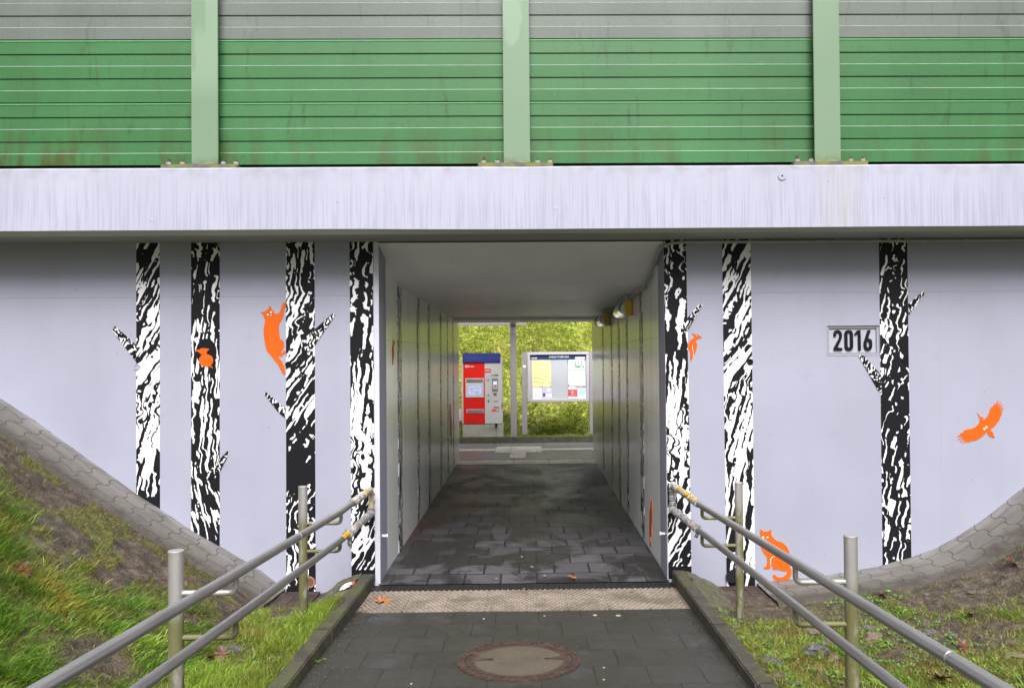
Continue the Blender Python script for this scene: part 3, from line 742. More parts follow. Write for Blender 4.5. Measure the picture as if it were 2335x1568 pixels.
for a, b, c, d in ((HX0-e, HX1+e, HZ1, HZ1+e), (HX0-e, HX1+e, HZ0-e, HZ0), (HX0-e, HX0, HZ0, HZ1), (IX0-.006, IX0, IZ0-.006, IZ1+.006), (IX1, IX1+.006, IZ0-.006, IZ1+.006), (IX0, IX1, IZ1, IZ1+.006), (IX0, IX1, IZ0-.006, IZ0)):
    yb_ = YF if a < IX0-.01 or c >= HZ1 or d <= HZ0 else D1
    m.box(a, b, yb_-.003, yb_+.001, c, d)
m.build('plaque_shade_strips', M['recess_shade'], right_wall)  # thin strips paint the shade lines along the recess edges
# side walls, ceiling, roof slab
m = MB(); m.box(XL-.25, XL, YF+.35, YE, -.5, 2.845)
sl = m.build('side_wall', M['tunnel'], bridge)
m = MB(); m.box(XR, XR+.25, YF+.35, YE, -.5, 2.845); sr = m.build('side_wall', M['tunnel'], bridge)
# bevelled far jambs
for sx, xx in ((-1, XL), (1, XR)):
    pass
def cz(y): return 2.80+(2.535-2.80)*(y-YF)/(7.6-YF) if y < 7.6 else 2.535+(2.46-2.535)*(y-7.6)/(YE-7.6)
m = MB(); yy = [YF+.001]+[YF+.1+(7.55-YF)*k/12 for k in range(12)]+[7.7, 7.9, 8.2]+[8.6+k*.95 for k in range(5)]+[13.35, 13.36, YE]
def cs_(y): return sum(cz(y+d) for d in (-.25, -.12, 0, .12, .25))/5
zz = [cs_(y)-(.012 if y > 13.355 else 0) for y in yy]
v = []
for y, z in zip(yy, zz): v += [(XL-.2, y, z), (XR+.2, y, z)]
m.add(v, [(2*i, 2*i+2, 2*i+3, 2*i+1) for i in range(len(yy)-1)])
mesh_obj('ceiling', m.v, m.f, M['ceiling'], bridge, smooth=True)
# fascia beam with an arris, overhanging soffit, near and far
def beam(y0, y1, label=None):
    m = MB(); n = 90; L = 14.2; xs_ = [-L+2*L*i/n for i in range(n+1)]; v = []
    for i, x in enumerate(xs_):
        w = lambda s: (float(vnoise(x*2.1+s, .5, 40+s))-.5)*.006; w2 = (float(vnoise(x*.6, .3, 50))-.5)*.012
        yb = y0
        v += [(x, y0+.002+w(1)*.3, ZB-.012+w(2)), (x, y0+w(4)*.3, ZS+.035+w(3)+w2), (x, y0+.035, ZS), (x, y1, ZS), (x, y1, ZB), (x, y0+.02, ZB+w(2))]
    f = []
    for i in range(n):
        for k in range(6): f.append((i*6+k, (i+1)*6+k, (i+1)*6+(k+1) % 6, i*6+(k+1) % 6))
    f += [(0, 1, 2, 3, 4, 5), tuple(n*6+k for k in (5, 4, 3, 2, 1, 0))]
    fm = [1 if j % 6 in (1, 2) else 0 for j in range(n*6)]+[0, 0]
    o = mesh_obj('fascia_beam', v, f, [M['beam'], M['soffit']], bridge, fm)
    bm = bmesh.new(); bm.from_mesh(o.data); bmesh.ops.recalc_face_normals(bm, faces=bm.faces); bm.to_mesh(o.data); bm.free()
    if label: o['label'] = label
    return o
fb = beam(6.22, YF+.30, 'pale painted beam above the near mouth')
pt = wp(CP(0, 0, 1), [(2715, 611)], 6.22)[0]
m = MB(); m.tube([(pt[0], 6.226, pt[1]), (pt[0], 6.214, pt[1])], .032, 20, 0); m.tube([(pt[0], 6.213, pt[1]), (pt[0], 6.2125, pt[1])], .007, 12, 1); m.build('repair_patch', [M['beam'], M['dark']], fb)
# track bed on top: roof slab and the embankment behind the walls
rs = box('roof_slab', -14.2, 14.2, YF+.302, 14.6, 2.85, ZB-.01, M['soffit'], bridge)
tf = MB(); tf.box(-14.2, 14.2, 14.31, 14.6, 2.45, 2.848); tf.build('far_lintel', M['soffit'], bridge)
for sx in (-1, 1):
    a, b = ((XL-.25, -14) if sx < 0 else (XR+.25, 14)); m = MB(); m.box(min(a, b), max(a, b), YE-.3, YE, -.5, 2.848); m.build('far_wall', M['wall'], bridge)
struct(box('embankment', -40, -14.22, YF+.0, 14.3, -.5, 3.15, M['turf'])); struct(box('embankment', 14.22, 40, YF+.0, 14.3, -.5, 3.15, M['turf']))

# ------------------------------------------------------------------ mural
T_ = .0025
def wall_poly(name, parent, polys, mats, label, depth=T_, base=0):
    """polys: list of (points in wall x,z, material index, extra proud)"""
    m = MB()
    for p, mi, pr in polys: m.prism(p, YF-base-depth-pr, YF-base+.0005 if pr == 0 and base == 0 else YF-base-pr*.5, mi)
    o = m.build(name, mats, parent); o['label'] = label; return o
def px(pts): return wp(lambda a, b: (a, b), pts)
def trunk(parent, corners, mat, label, branches=()):
    m = MB(); m.prism(px(corners), YF-T_, YF+.001)
    o = m.build('painted_trunk', mat, parent); o['label'] = label
    return o
CZ3 = CP(300, 820, .4711); CZR = CP(2200, 820, .4711); CZ4 = CP(300, 1450, .4711)
def branch(parent, cr, pts, label, mat='barkS'):
    m = MB(); m.prism(wp(cr, pts), YF-2*T_-.001, YF-T_-.0005 if False else YF+.0007); o = m.build('painted_branch', M[mat], parent); o['label'] = label
    m = MB(); w = wp(cr, pts)
    return o
trunk(left_wall, [(311, 540), (364, 540), (365, 1190), (311, 1150)], M['barkA1'], 'leftmost painted trunk, a white and black one that ends on the sloping pavers')
branch(left_wall, CZ3, [(212, 662), (370, 800), (370, 925), (193, 698)], 'short painted branch pointing up left from the leftmost trunk')
trunk(left_wall, [(436, 540), (501, 540), (501, 1275), (436, 1235)], M['barkB'], 'dark painted trunk with an orange bird in its hole')
branch(left_wall, CZ4, [(1047, 236), (1052, 262), (990, 385), (950, 440), (905, 455), (885, 410)], 'small painted branch low on the trunk with the bird hole')
trunk(left_wall, [(652, 540), (717, 540), (720, 1362), (653, 1362)], M['barkC'], 'painted trunk that the orange cat climbs')
branch(left_wall, CZ3, [(1815, 568), (1834, 582), (1700, 780), (1640, 860), (1590, 830), (1580, 775), (1685, 685)], 'painted branch pointing up right from the trunk with the climbing cat')
branch(left_wall, CZ3, [(1325, 1148), (1471, 1272), (1471, 1340), (1420, 1300), (1310, 1158)], 'painted branch pointing up left from the trunk with the climbing cat')
trunk(left_wall, [(797, 540), (850, 540), (855.5, 1325), (802, 1335)], M['barkD'], 'painted trunk at the left edge of the opening')
trunk(right_wall, [(1513, 540), (1564, 540), (1577, 1325), (1524.5, 1318)], M['barkD2'], 'painted trunk at the right edge of the opening')
branch(right_wall, CZR, [(482, 498), (508, 502), (400, 690), (360, 718), (345, 700), (348, 660), (395, 605)], 'painted branch above the woodpecker')
trunk(right_wall, [(1646, 540), (1711, 540), (1722, 1345), (1657, 1345)], M['barkA2'], 'painted trunk between the woodpecker and the sitting cat')
trunk(right_wall, [(2004, 535), (2068, 535), (2078.5, 1310), (2013, 1330)], M['barkE'], 'mostly black painted trunk beside the year plaque')
branch(right_wall, CZR, [(2135, 403), (2139, 430), (2026, 582), (2022, 500)], 'painted branch pointing up right from the mostly black trunk')
branch(right_wall, CZR, [(1655, 878), (1692, 878), (1822, 1020), (1826, 1152), (1800, 1135)], 'painted branch under the year plaque')
def mural(name, parent, cr, body, extras, label, base=0):
    m = MB(); m.prism(wp(cr, body), YF-.0035-base, YF+.0005-base)
    for pts, mi in extras: m.prism(wp(cr, pts), YF-.0045-base, YF-.003-base, mi)
    o = m.build(name, [M['orange'], M['flake'], M['black']], parent); o['label'] = label; return o
cat1 = [(137, 293), (210, 292), (250, 262), (290, 235), (322, 170), (345, 190), (355, 245), (395, 285), (412, 330), (480, 328), (515, 295), (545, 215), (565, 150), (590, 112), (625, 108), (638, 140), (625, 190), (600, 250), (588, 310), (590, 360), (560, 430), (497, 535), (493, 600), (505, 720), (518, 828), (560, 832), (588, 870), (596, 950), (580, 1010), (550, 1055), (510, 1085), (570, 1080), (583, 1045), (605, 1038), (625, 1058), (620, 1080), (632, 1088), (610, 1105), (590, 1110), (548, 1160), (510, 1155), (460, 1145), (500, 1180), (545, 1240), (590, 1330), (622, 1440), (620, 1500), (600, 1510), (565, 1490), (520, 1400), (475, 1310), (400, 1220), (330, 1130), (280, 1080), (245, 1000), (215, 860), (200, 740), (197, 650), (210, 550), (235, 445), (215, 430), (195, 370), (185, 335), (150, 310)]
mural('painted_cat', left_wall, CP(880, 1030, .17857), cat1, [(ellipse(280, 349, 22, 15, 12), 1), (ellipse(343, 300, 14, 18, 12), 1), (ellipse(345, 358, 11, 9, 10), 1)], 'orange painted cat climbing a trunk')
cat2 = [(248, 180), (262, 173), (285, 180), (335, 218), (435, 218), (480, 180), (505, 182), (508, 300), (560, 370), (635, 432), (720, 450), (800, 495), (860, 560), (900, 640), (920, 720), (935, 850), (925, 1000), (945, 1060), (970, 1100), (968, 1180), (940, 1250), (880, 1320), (790, 1365), (690, 1370), (610, 1335), (555, 1280), (538, 1220), (550, 1198), (590, 1200), (630, 1240), (690, 1265), (770, 1250), (840, 1200), (870, 1150), (850, 1120), (760, 1115), (690, 1090), (600, 1082), (530, 1082), (535, 1050), (570, 1040), (520, 1010), (499, 960), (487, 1040), (455, 1070), (340, 1065), (340, 1030), (400, 1005), (412, 900), (405, 790), (330, 700), (275, 600), (262, 500), (262, 330), (250, 260)]
mural('painted_cat', right_wall, CP(2600, 1810, .15302), cat2, [([(560, 780), (565, 790), (520, 815), (497, 860), (492, 940), (500, 1000), (484, 960), (478, 900), (485, 850), (510, 805)], 1), (ellipse(322, 348, 24, 20, 12), 1), (ellipse(420, 348, 24, 18, 12), 1), ([(360, 398), (385, 398), (375, 410)], 1)], 'orange painted cat sitting behind the right railing')
cb = CP(660, 1150, .08929)
m = MB(); m.prism(wp(cb, ellipse(635, 800, 405, 525, 28)), YF-.0033, YF+.0004); ho = m.build('painted_hole', M['black'], left_wall); ho['label'] = 'black painted nest hole'
bird1 = [(175, 712), (230, 706), (360, 712), (410, 670), (480, 650), (560, 650), (700, 670), (765, 680), (700, 740), (655, 790), (650, 850), (680, 890), (760, 910), (840, 955), (890, 1030), (905, 1110), (890, 1210), (840, 1290), (800, 1320), (850, 1345), (885, 1400), (870, 1445), (850, 1440), (852, 1395), (815, 1370), (800, 1420), (782, 1405), (775, 1350), (650, 1385), (540, 1365), (430, 1300), (370, 1220), (352, 1120), (370, 1020), (420, 960), (462, 925), (430, 880), (330, 800), (230, 750)]
mural('painted_bird', left_wall, cb, bird1, [(ellipse(475, 727, 17, 13, 10), 2)], 'round orange painted bird sitting in a black nest hole', .0015)
bird2 = [(365, 185), (430, 220), (510, 245), (590, 240), (650, 255), (720, 300), (770, 350), (805, 395), (760, 390), (680, 415), (600, 455), (550, 500), (560, 560), (590, 650), (597, 750), (580, 850), (550, 950), (500, 1080), (440, 1170), (400, 1260), (350, 1400), (325, 1330), (310, 1200), (320, 1050), (300, 950), (245, 860), (220, 820), (228, 700), (245, 620), (280, 540), (340, 470), (400, 430), (460, 400), (490, 370), (460, 310), (430, 260)]
mural('painted_bird', right_wall, CP(2370, 1140, .0829), bird2, [([(398, 690), (408, 690), (418, 820), (444, 940), (458, 1040), (440, 1175), (428, 1170), (444, 1040), (430, 945), (404, 820)], 1), (ellipse(572, 302, 20, 16, 10), 1)], 'orange painted woodpecker clinging beside a trunk')
bird3 = [(800, 548), (870, 620), (915, 628), (960, 665), (1000, 720), (960, 735), (925, 762), (1000, 755), (1075, 690), (1130, 620), (1165, 540), (1195, 430), (1225, 355), (1235, 365), (1215, 440), (1255, 375), (1320, 270), (1335, 280), (1305, 365), (1420, 185), (1445, 190), (1430, 260), (1365, 380), (1500, 220), (1515, 235), (1490, 300), (1400, 405), (1560, 290), (1568, 310), (1520, 380), (1445, 450), (1590, 383), (1602, 395), (1560, 440), (1480, 498), (1575, 480), (1582, 495), (1510, 550), (1552, 560), (1540, 600), (1515, 620), (1520, 650), (1480, 675), (1497, 710), (1465, 760), (1455, 795), (1430, 800), (1415, 850), (1370, 870), (1365, 910), (1310, 940), (1300, 975), (1250, 990), (1240, 1015), (1185, 1025), (1200, 1060), (1270, 1120), (1295, 1165), (1300, 1220), (1335, 1285), (1325, 1293), (1270, 1240), (1310, 1305), (1295, 1312), (1250, 1275), (1190, 1260), (1130, 1190), (1080, 1125), (1045, 1150), (1040, 1190), (1000, 1200), (985, 1240), (940, 1250), (925, 1290), (865, 1305), (850, 1340), (800, 1350), (770, 1380), (730, 1375), (700, 1395), (650, 1385), (600, 1410), (540, 1430), (520, 1400), (470, 1450), (445, 1450), (475, 1370), (380, 1455), (355, 1460), (440, 1310), (300, 1420), (275, 1415), (410, 1260), (240, 1355), (215, 1350), (385, 1220), (210, 1270), (185, 1255), (385, 1160), (290, 1180), (275, 1170), (460, 1085), (395, 1085), (390, 1075), (500, 1045), (620, 1025), (730, 975), (810, 910), (865, 850), (882, 780), (870, 700), (835, 620)]
mural('painted_bird', right_wall, CP(3300, 1370, .11481), bird3, [([(975, 1000), (1065, 1005), (1045, 1035), (1022, 1066), (990, 1035)], 1), ([(1055, 935), (1080, 938), (1125, 985), (1095, 998), (1072, 990), (1052, 975)], 1), (ellipse(905, 645, 16, 9, 10), 1)], 'orange painted bird flying at the right end of the wall')
# pipe ends and plugs in the front wall
def disc_part(name, parent, dx, dy, r, mats, label=None, ring=.2, proud=.006):
    w = atY(dx, dy, YF); m = MB()
    m.tube([(w.x, YF-.0028, w.z), (w.x, YF-proud, w.z)], r*(1-ring), 24, 1)
    n = 28
    for k in range(n):
        a0, a1 = 2*math.pi*k/n, 2*math.pi*(k+1)/n; q = []
        for a in (a0, a1):
            for rr, y in ((r, YF), (r, YF-proud-.004), (r*(1-ring), YF-proud-.004), (r*(1-ring), YF)): q.append((w.x+rr*math.cos(a), y, w.z+rr*math.sin(a)))
        m.add(q, [(0, 4, 5, 1), (1, 5, 6, 2), (2, 6, 7, 3)])
    o = m.build(name, mats, parent)
    if label: o['label'] = label
    return o
disc_part('drain_pipe', left_wall, 706, 1326, .047, [M['clay'], M['clay2']], 'brown clay pipe end low in the wall', .28)
disc_part('drain_pipe', right_wall, 1668, 1313, .050, [M['blackplastic'], M['blackplastic']], 'shiny black plastic pipe end low in the wall', .15, .02)
disc_part('weep_hole', right_wall, 2070, 1232, .018, [M['black'], M['hole']], 'small dark weep hole', .2, .003)
for pa, a, b, mt in ((left_wall, 312.6, 836, 'wall'), (left_wall, 658, 831, 'black'), (right_wall, 2063.8, 820, 'black'), (right_wall, 1710, 825, 'black')):
    disc_part('plug_cover', pa, a, b, .026, [M[mt], M[mt]], None, .3, .003)
# trunks painted on the tunnel walls
def side_trunk(par, X, y0, w, z1, label):
    s = 1 if X < 0 else -1
    m = MB(); m.box(min(X, X+s*.003), max(X, X+s*.003), y0, y0+w, .0, z1); o = m.build('painted_trunk', M['barkT'], par)
    if label: o['label'] = label
for y0, w in ((7.62, .23), (8.95, .16), (9.95, .2), (11.3, .16), (12.3, .13), (13.2, .12)): side_trunk(sl, XL, y0, w, cz(y0)-.01, None)
for y0, w in ((7.98, .22), (9.2, .15), (10.0, .2), (10.9, .16), (12.2, .14)): side_trunk(sr, XR, y0, w, cz(y0)-.01, None)
def side_poly(par, X, pts, name, label):
    s = 1 if X < 0 else -1; m = MB(); m.prism(pts, 0, .0045)
    m.v = [Vector((X+s*v.y-s*.0005, v.x, v.z)) for v in m.v]; o = m.build(name, M['orange'], par); o['label'] = label
cx = [((p[0]-248)/1100, (1400-p[1])/1100) for p in cat2]
side_poly(sr, XR, [(7.46+a*.28, .06+b*.43) for a, b in cx], 'painted_cat', 'orange cat painted low on the right tunnel wall')
side_poly(sl, XL, [(7.30+a*.15, 1.79+b*.23) for a, b in [((p[0]-220)/600, (1400-p[1])/1200) for p in bird2]], 'painted_bird', 'orange bird painted high on the left tunnel wall')
side_poly(sl, XL, [(12.6+a*.5, .45+b*.6) for a, b in cx], 'painted_cat', 'orange cat painted near the far end of the left tunnel wall')
for X, s in ((XL, 1), (XR, -1)):
    w = atY(867 if s > 0 else 1512, 1223 if s > 0 else 1218, 6.75)
    m = MB(); m.tube([(X, 6.78, w.z), (X+s*.035, 6.78, w.z)], .011, 12); m.tube([(X+s*.035, 6.78, w.z), (X+s*.045, 6.78, w.z)], .016, 12)
    o = m.build('wall_peg', M['flake'], sl if s > 0 else sr)

# ------------------------------------------------------------------ noise barrier
barrier = empty('noise_barrier', 'green and grey perforated noise barrier on top of the underpass beam', 'noise barrier')
PY, PX0 = 6.45, []
for a, b in ((436.5, 497), (1148.5, 1208), (1857, 1917)):
    w0 = atY(a, 300, PY); w1 = atY(b, 300, PY); PX0.append((w0.x+w1.x)/2)
PXS = [PX0[0]-k*2.49 for k in (4, 3, 2, 1)]+PX0+[PX0[2]+k*2.49 for k in (1, 2, 3, 4)]
HB = 5.5
def make_post():
    g = MB(); g.box(-.105, .105, PY, PY+.016, ZB+.062, HB); g.box(-.007, .007, PY+.016, PY+.19, ZB+.062, HB); g.box(-.105, .105, PY+.19, PY+.206, ZB+.062, HB)
    p = g.build('post', M['post'], barrier, bevel=.003)
    g = MB(); z0 = ZB+.062
    g.add([(-.112, PY-.045, z0-.004), (.104, PY-.045, z0-.004), (.10, PY+.002, z0+.03), (-.10, PY+.002, z0+.03)], [(0, 1, 2, 3)])
    g.box(-.305, .285, PY-.10, PY+.25, ZB+.020, z0-.004); 
    g.build('base_plate', M['plate'], p, bevel=.006)
    g = MB(); g.box(-.335, .33, PY-.08, PY+.27, ZB-.004, ZB+.018); g.build('grout_bed', M['kerb'], p)
    for i, x in enumerate((-.262, -.155, .165, .262)):
        g = MB(); g.tube([(x, PY-.045, z0-.006), (x, PY-.045, z0+.022)], .019, 6, 0); g.tube([(x, PY-.045, z0+.022), (x, PY-.045, z0+(.05 if i == 0 else .034))], .012, 10, 1)
        g.build('bolt', [M['boltcap'], M['rust']], p)
    return p
def copy_tree(o, parent=None):
    c = o.copy(); COL.objects.link(c)
    if parent: c.parent = parent
    for ch in list(o.children): copy_tree(ch, c)
    return c
post0 = make_post()
posts = [post0]+[copy_tree(post0) for _ in PXS[1:]]
for p, x in zip(posts, PXS): p.location.x = x
PFY = 6.535
def cassette(x0, x1, z0, z1, mat, lip):
    h = z1-z0; o_, i_ = PFY-.0045, PFY+.0035; g = MB()
    prof = [(z1, i_+.02), (z1-.002, o_-.004), (z1-.012, o_-.004), (z1-.014, o_)]
    b = (h-.014)/5; zt = z1-.014; edge = []
    for k in range(5):
        zb = zt-b*(k+1)
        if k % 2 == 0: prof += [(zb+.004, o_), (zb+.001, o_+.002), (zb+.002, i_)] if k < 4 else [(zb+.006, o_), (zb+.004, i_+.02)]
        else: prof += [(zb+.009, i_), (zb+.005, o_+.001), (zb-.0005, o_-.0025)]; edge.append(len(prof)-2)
    n = len(prof); v = []
    for x in (x0, x1): v += [(x, y, z) for z, y in prof]
    f = [(k, k+1, n+k+1, n+k) for k in range(n-1)]
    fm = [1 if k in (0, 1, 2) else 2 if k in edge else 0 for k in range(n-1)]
    # ledge edges carry the sky highlight as a lighter colour
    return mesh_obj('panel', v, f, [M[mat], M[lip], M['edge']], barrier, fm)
rows = [(3.413, 3.916, 'pgreen', 'gstrip'), (3.918, 4.424, 'pgreen', 'gstrip'), (4.426, 4.93, 'pgrey', 'lgrey'), (4.932, 5.44, 'pgrey', 'lgrey')]
for xa, xb in zip(PXS[:-1], PXS[1:]):
    for z0, z1, mt, lp in rows: cassette(xa+.012, xb-.012, z0, z1, mt, lp)
    g = MB(); g.box(xa+.012, xb-.012, PFY+.06, PFY+.09, ZB+.005, 5.45); g.box(xa+.012, xb-.012, PFY+.0, PFY+.06, ZB+.035, ZB+.075)
    g.build('back_sheet', M['dark'], barrier)
#@@OBJECTS
def on_ground(px_, py_, zf=None):
    d = ray(px_, py_); zf = zf or (lambda x, y: float(gz(x, y)))
    t = 1.5/d.y
    for _ in range(4000):
        x, y, z = d.x*t, d.y*t, H+d.z*t
        if z <= zf(x, y): break
        t += .004
    return Vector((x, y, zf(x, y)))
# ------------------------------------------------------------------ railings
def lerp(a, b, t): return a+(b-a)*t
def railing(side, label):
    t = empty('railing', label, 'railing')
    if side < 0:
        P = [(-1.552, 5.6, .988, .0305), (-1.546, 3.58, 1.036, .0325)]; XRr = -1.288
        up = [(-1.277, 6.56, .801), (-1.292, 5.6, .811), (-1.286, 3.58, .93)]; lo = [(-1.277, 6.56, .607), (-1.300, 5.6, .61), (-1.288, 3.58, .739)]
        br = [(.733, .542), (.849, .656)]
    else:
        P = [(1.510, 5.84, .945, .0292), (1.519, 3.83, 1.011, .0312)]; XRr = 1.248
        up = [(1.162, 6.54, .811), (1.244, 5.84, .775), (1.255, 3.83, .884)]; lo = [(1.160, 6.54, .616), (1.242, 5.84, .586), (1.252, 3.83, .682)]
        br = [(.69, .491), (.792, .593)]
    for i, (x, y, zt, r) in enumerate(P+[(P[1][0], P[1][1]-2.02, 1.16, .031)]):
        zb = float(gz(x, y))-.1
        m = MB(); m.tube([(x, y, zb), (x, y, .3), (x, y, .6), (x, y, zt-.006)], r, 28, caps=False)
        m.tube([(x, y, zt-.012), (x, y, zt-.002), (x, y, zt)], r, 28, rf=lambda q: 1.03 if q < .9 else .96)
        pst = m.build('post', M['steelA'], t, smooth=True)
        zz = br[i] if i < 2 else tuple(b+.118 for b in br[1])
        for zc, pipe in zip(zz, (up, lo)):
            xr = pipe[1][0] if i == 0 else pipe[2][0]
            zr = (pipe[1][2] if i == 0 else pipe[2][2])+(.118 if i == 2 else 0)
            s = 1 if xr > x else -1; R_ = .028
            pts = [(x+s*(r-.006), y, zc), (xr-s*R_, y, zc)]+[(xr-s*R_+s*R_*math.sin(a), y, zc+R_-R_*math.cos(a)) for a in (.4, .8, 1.2, 1.5708)]+[(xr, y, zr-.012)]
            m = MB(); m.tube(pts, .0128, 14); m.build('bracket', M['steelA'], pst, smooth=True)
    def cont(pp):
        (x1, y1, z1), (x2, y2, z2) = pp[1], pp[2]; k = (1.0-y2)/(y2-y1); e = (x2+(x2-x1)*k*.3, 1.0, z2+(z2-z1)*k)
        mid = tuple(lerp(a, b, .35) for a, b in zip(pp[1], pp[0]))
        return [pp[0], tuple(lerp(a, b, .7) for a, b in zip(pp[1], pp[0])), mid, pp[1], pp[2], e]
    U, L = cont(up), cont(lo)
    m = MB(); m.tube(U, .0225, 24); m.build('handrail', M['steel'], t, smooth=True)
    m = MB(); m.tube(L, .0215, 24); m.build('lower_rail', M['steel'], t, smooth=True)
    # a welded joint ring
    j = (-1.287, 4.55, lerp(up[1][2], up[2][2], (5.6-4.55)/2.02)) if side < 0 else (1.2565, 2.42, .884+.0553*1.41)
    dv = Vector((0, -1, .057)).normalized(); m = MB(); a = Vector(j); m.tube([a-dv*.004, a+dv*.004], .0236, 24); m.build('joint_ring', M['steel'], t, smooth=True)
    # the rails are joined by an upright end bend
    eu, el = Vector(U[0]), Vector(L[0])
    cen = [eu+Vector((0, .012, -.004)), eu+Vector((0, .03, -.03)), (eu+el)/2+Vector((0, .036, 0)), el+Vector((0, .03, .03)), el+Vector((0, .012, .004))]
    m = MB(); m.tube([eu]+cen+[el], .0225, 20); m.build('end_bend', M['cream'] if side < 0 else M['film'], t, smooth=True)
    # crumpled plastic film and yellow tape wound round the ends
    def wrap(pts, r, seg, name, mat, amp):
        m = MB(); pts = [Vector(p) for p in pts]; N = seg; path = []
        tot = [0]
        for a, b in zip(pts[:-1], pts[1:]): tot.append(tot[-1]+(b-a).length)
        for i in range(N+1):
            q = tot[-1]*i/N
            for k in range(len(pts)-1):
                if q <= tot[k+1]+1e-9: path.append(pts[k].lerp(pts[k+1], (q-tot[k])/max(1e-9, tot[k+1]-tot[k]))); break
        ph = random.uniform(0, 9)
        m.tube(path, r, 22, jit=amp, rf=lambda q: 1+.22*math.sin(q*19+ph)*math.sin(q*43+ph)+.10*math.sin(q*70+ph))
        return m.build(name, M[mat], t, smooth=True)
    if side < 0:
        wrap([lerp(Vector(U[3]), Vector(U[0]), k) for k in (.36, .62)], .0262, 34, 'plastic_wrap', 'film', .09)
        wrap([lerp(Vector(U[3]), Vector(U[0]), k) for k in (.62, 1.0)], .0248, 40, 'plastic_wrap', 'film', .05)
        wrap([lerp(Vector(L[3]), Vector(L[0]), k) for k in (.22, .40)], .031, 26, 'plastic_wrap', 'film', .14)
        wrap([lerp(Vector(L[3]), Vector(L[0]), k) for k in (.40, 1.0)], .0255, 50, 'plastic_wrap', 'film', .07)
        wrap([cen[3], cen[4], el], .028, 14, 'plastic_wrap', 'film', .08)
        tapes = [(U, .64, .90, .0262, 'top'), (U, .34, .40, .0245, 'ring'), (L, .04, .22, .0232, 'top'), (L, .42, .46, .027, 'top')]
    else:
        wrap([lerp(Vector(U[3]), Vector(U[0]), k) for k in (.12, 1.0)], .0262, 70, 'plastic_wrap', 'film', .08)
        wrap([lerp(Vector(L[3]), Vector(L[0]), k) for k in (.12, 1.0)], .0262, 70, 'plastic_wrap', 'film', .08)
        wrap([eu]+cen+[el], .0275, 40, 'plastic_wrap', 'film', .06)
        tapes = [(U, .13, .24, .0285, 'top'), (U, .26, .36, .0300, 'top'), (U, .38, .50, .0300, 'top'), (U, .55, .78, .0275, 'top'), (L, .19, .22, .0295, 'ring')]
    for pp, a, b, r, kind in tapes:
        A, B = lerp(Vector(pp[3]), Vector(pp[0]), a), lerp(Vector(pp[3]), Vector(pp[0]), b); m = MB(); v = []; f = []
        n = 7; L0 = 6; rng_ = (-.9, .7) if kind == 'top' else (-3.1, 3.1)
        if kind == 'ring': n = 20
        for i in range(L0+1):
            p = A.lerp(B, i/L0)
            for k in range(n+1):
                an = math.pi/2+lerp(rng_[0], rng_[1], k/n)+(side*.5 if kind == 'top' else 0); rr = r*(1+random.uniform(-.03, .03))
                v.append((p.x+rr*math.cos(an), p.y, p.z+rr*math.sin(an)))
        f = [(i*(n+1)+k, i*(n+1)+k+1, (i+1)*(n+1)+k+1, (i+1)*(n+1)+k) for i in range(L0) for k in range(n)]
        m.add(v, f); m.build('tape', M['yellow' if kind == 'top' and side < 0 and a < .1 else 'tape'], t)
    # a torn flap of film hanging down
    pp, k = (L, .26) if side < 0 else (L, .14)
    c = lerp(Vector(pp[3]), Vector(pp[0]), k); m = MB(); v = []; nx, nz = 6, 7
    for j in range(nz+1):
        for i in range(nx+1):
            w = .045*(1-.75*(j/nz)**1.5); v.append((c.x+.012*math.sin(i*1.9+j)+.006*j*(-side)*.3, c.y+(i/nx-.5)*2*w+.01*math.sin(j*1.3), c.z-.015-(.095 if side < 0 else .05)*j/nz))
    f = [(j*(nx+1)+i, j*(nx+1)+i+1, (j+1)*(nx+1)+i+1, (j+1)*(nx+1)+i) for j in range(nz) for i in range(nx)]
    m.add(v, f); m.build('film_flap', M['film'], t, smooth=True)
    return t
railing(-1, 'steel tube railing left of the path, its end bend wound in cream tape')
railing(1, 'steel tube railing right of the path, its end wrapped in film and yellow tape')

# ------------------------------------------------------------------ manhole cover
mh = empty('manhole_cover', 'round manhole cover with a rusty iron ring and a concrete filling in the approach path', 'manhole cover')
MX, MY = -.068, 4.80; sl0 = -.045
def mz(y): return zpath(y)
def ringm(name, r0, r1, h0, h1, mat, n=72, notch=0):
    m = MB()
    for k in range(n):
        if notch and k % 2: continue
        a0, a1 = 2*math.pi*k/n, 2*math.pi*(k+(1 if not notch else notch))/n; q = []
        for a in (a0, a1):
            for r, h in ((r0, h0), (r0, h1), (r1, h1), (r1, h0)):
                x, y = MX+r*math.cos(a), MY+r*math.sin(a); q.append((x, y, mz(y)+h))
        m.add(q, [(0, 1, 5, 4), (1, 2, 6, 5), (2, 3, 7, 6)]+([(0, 3, 2, 1), (4, 5, 6, 7)] if notch else []))
    return m.build(name, mat, mh)
ringm('frame', .318, .362, -.01, .007, M['rustiron'])
ringm('lid_ring', .262, .314, -.01, .0055, M['rustiron'])
m = MB(); m.tube([(MX, MY, mz(MY)-.02), (MX, MY, mz(MY)+.001)], .318, 64, 0)
m.v = [Vector((v.x, v.y, v.z+(mz(v.y)-mz(MY)))) for v in m.v]; m.build('gap_bed', M['dark'], mh)
m = MB(); m.tube([(MX, MY, mz(MY)-.02), (MX, MY, mz(MY)+.0035)], .268, 64, 0)
m.v = [Vector((v.x, v.y, v.z+(mz(v.y)-mz(MY)))) for v in m.v]; m.build('filling', M['agg'], mh)
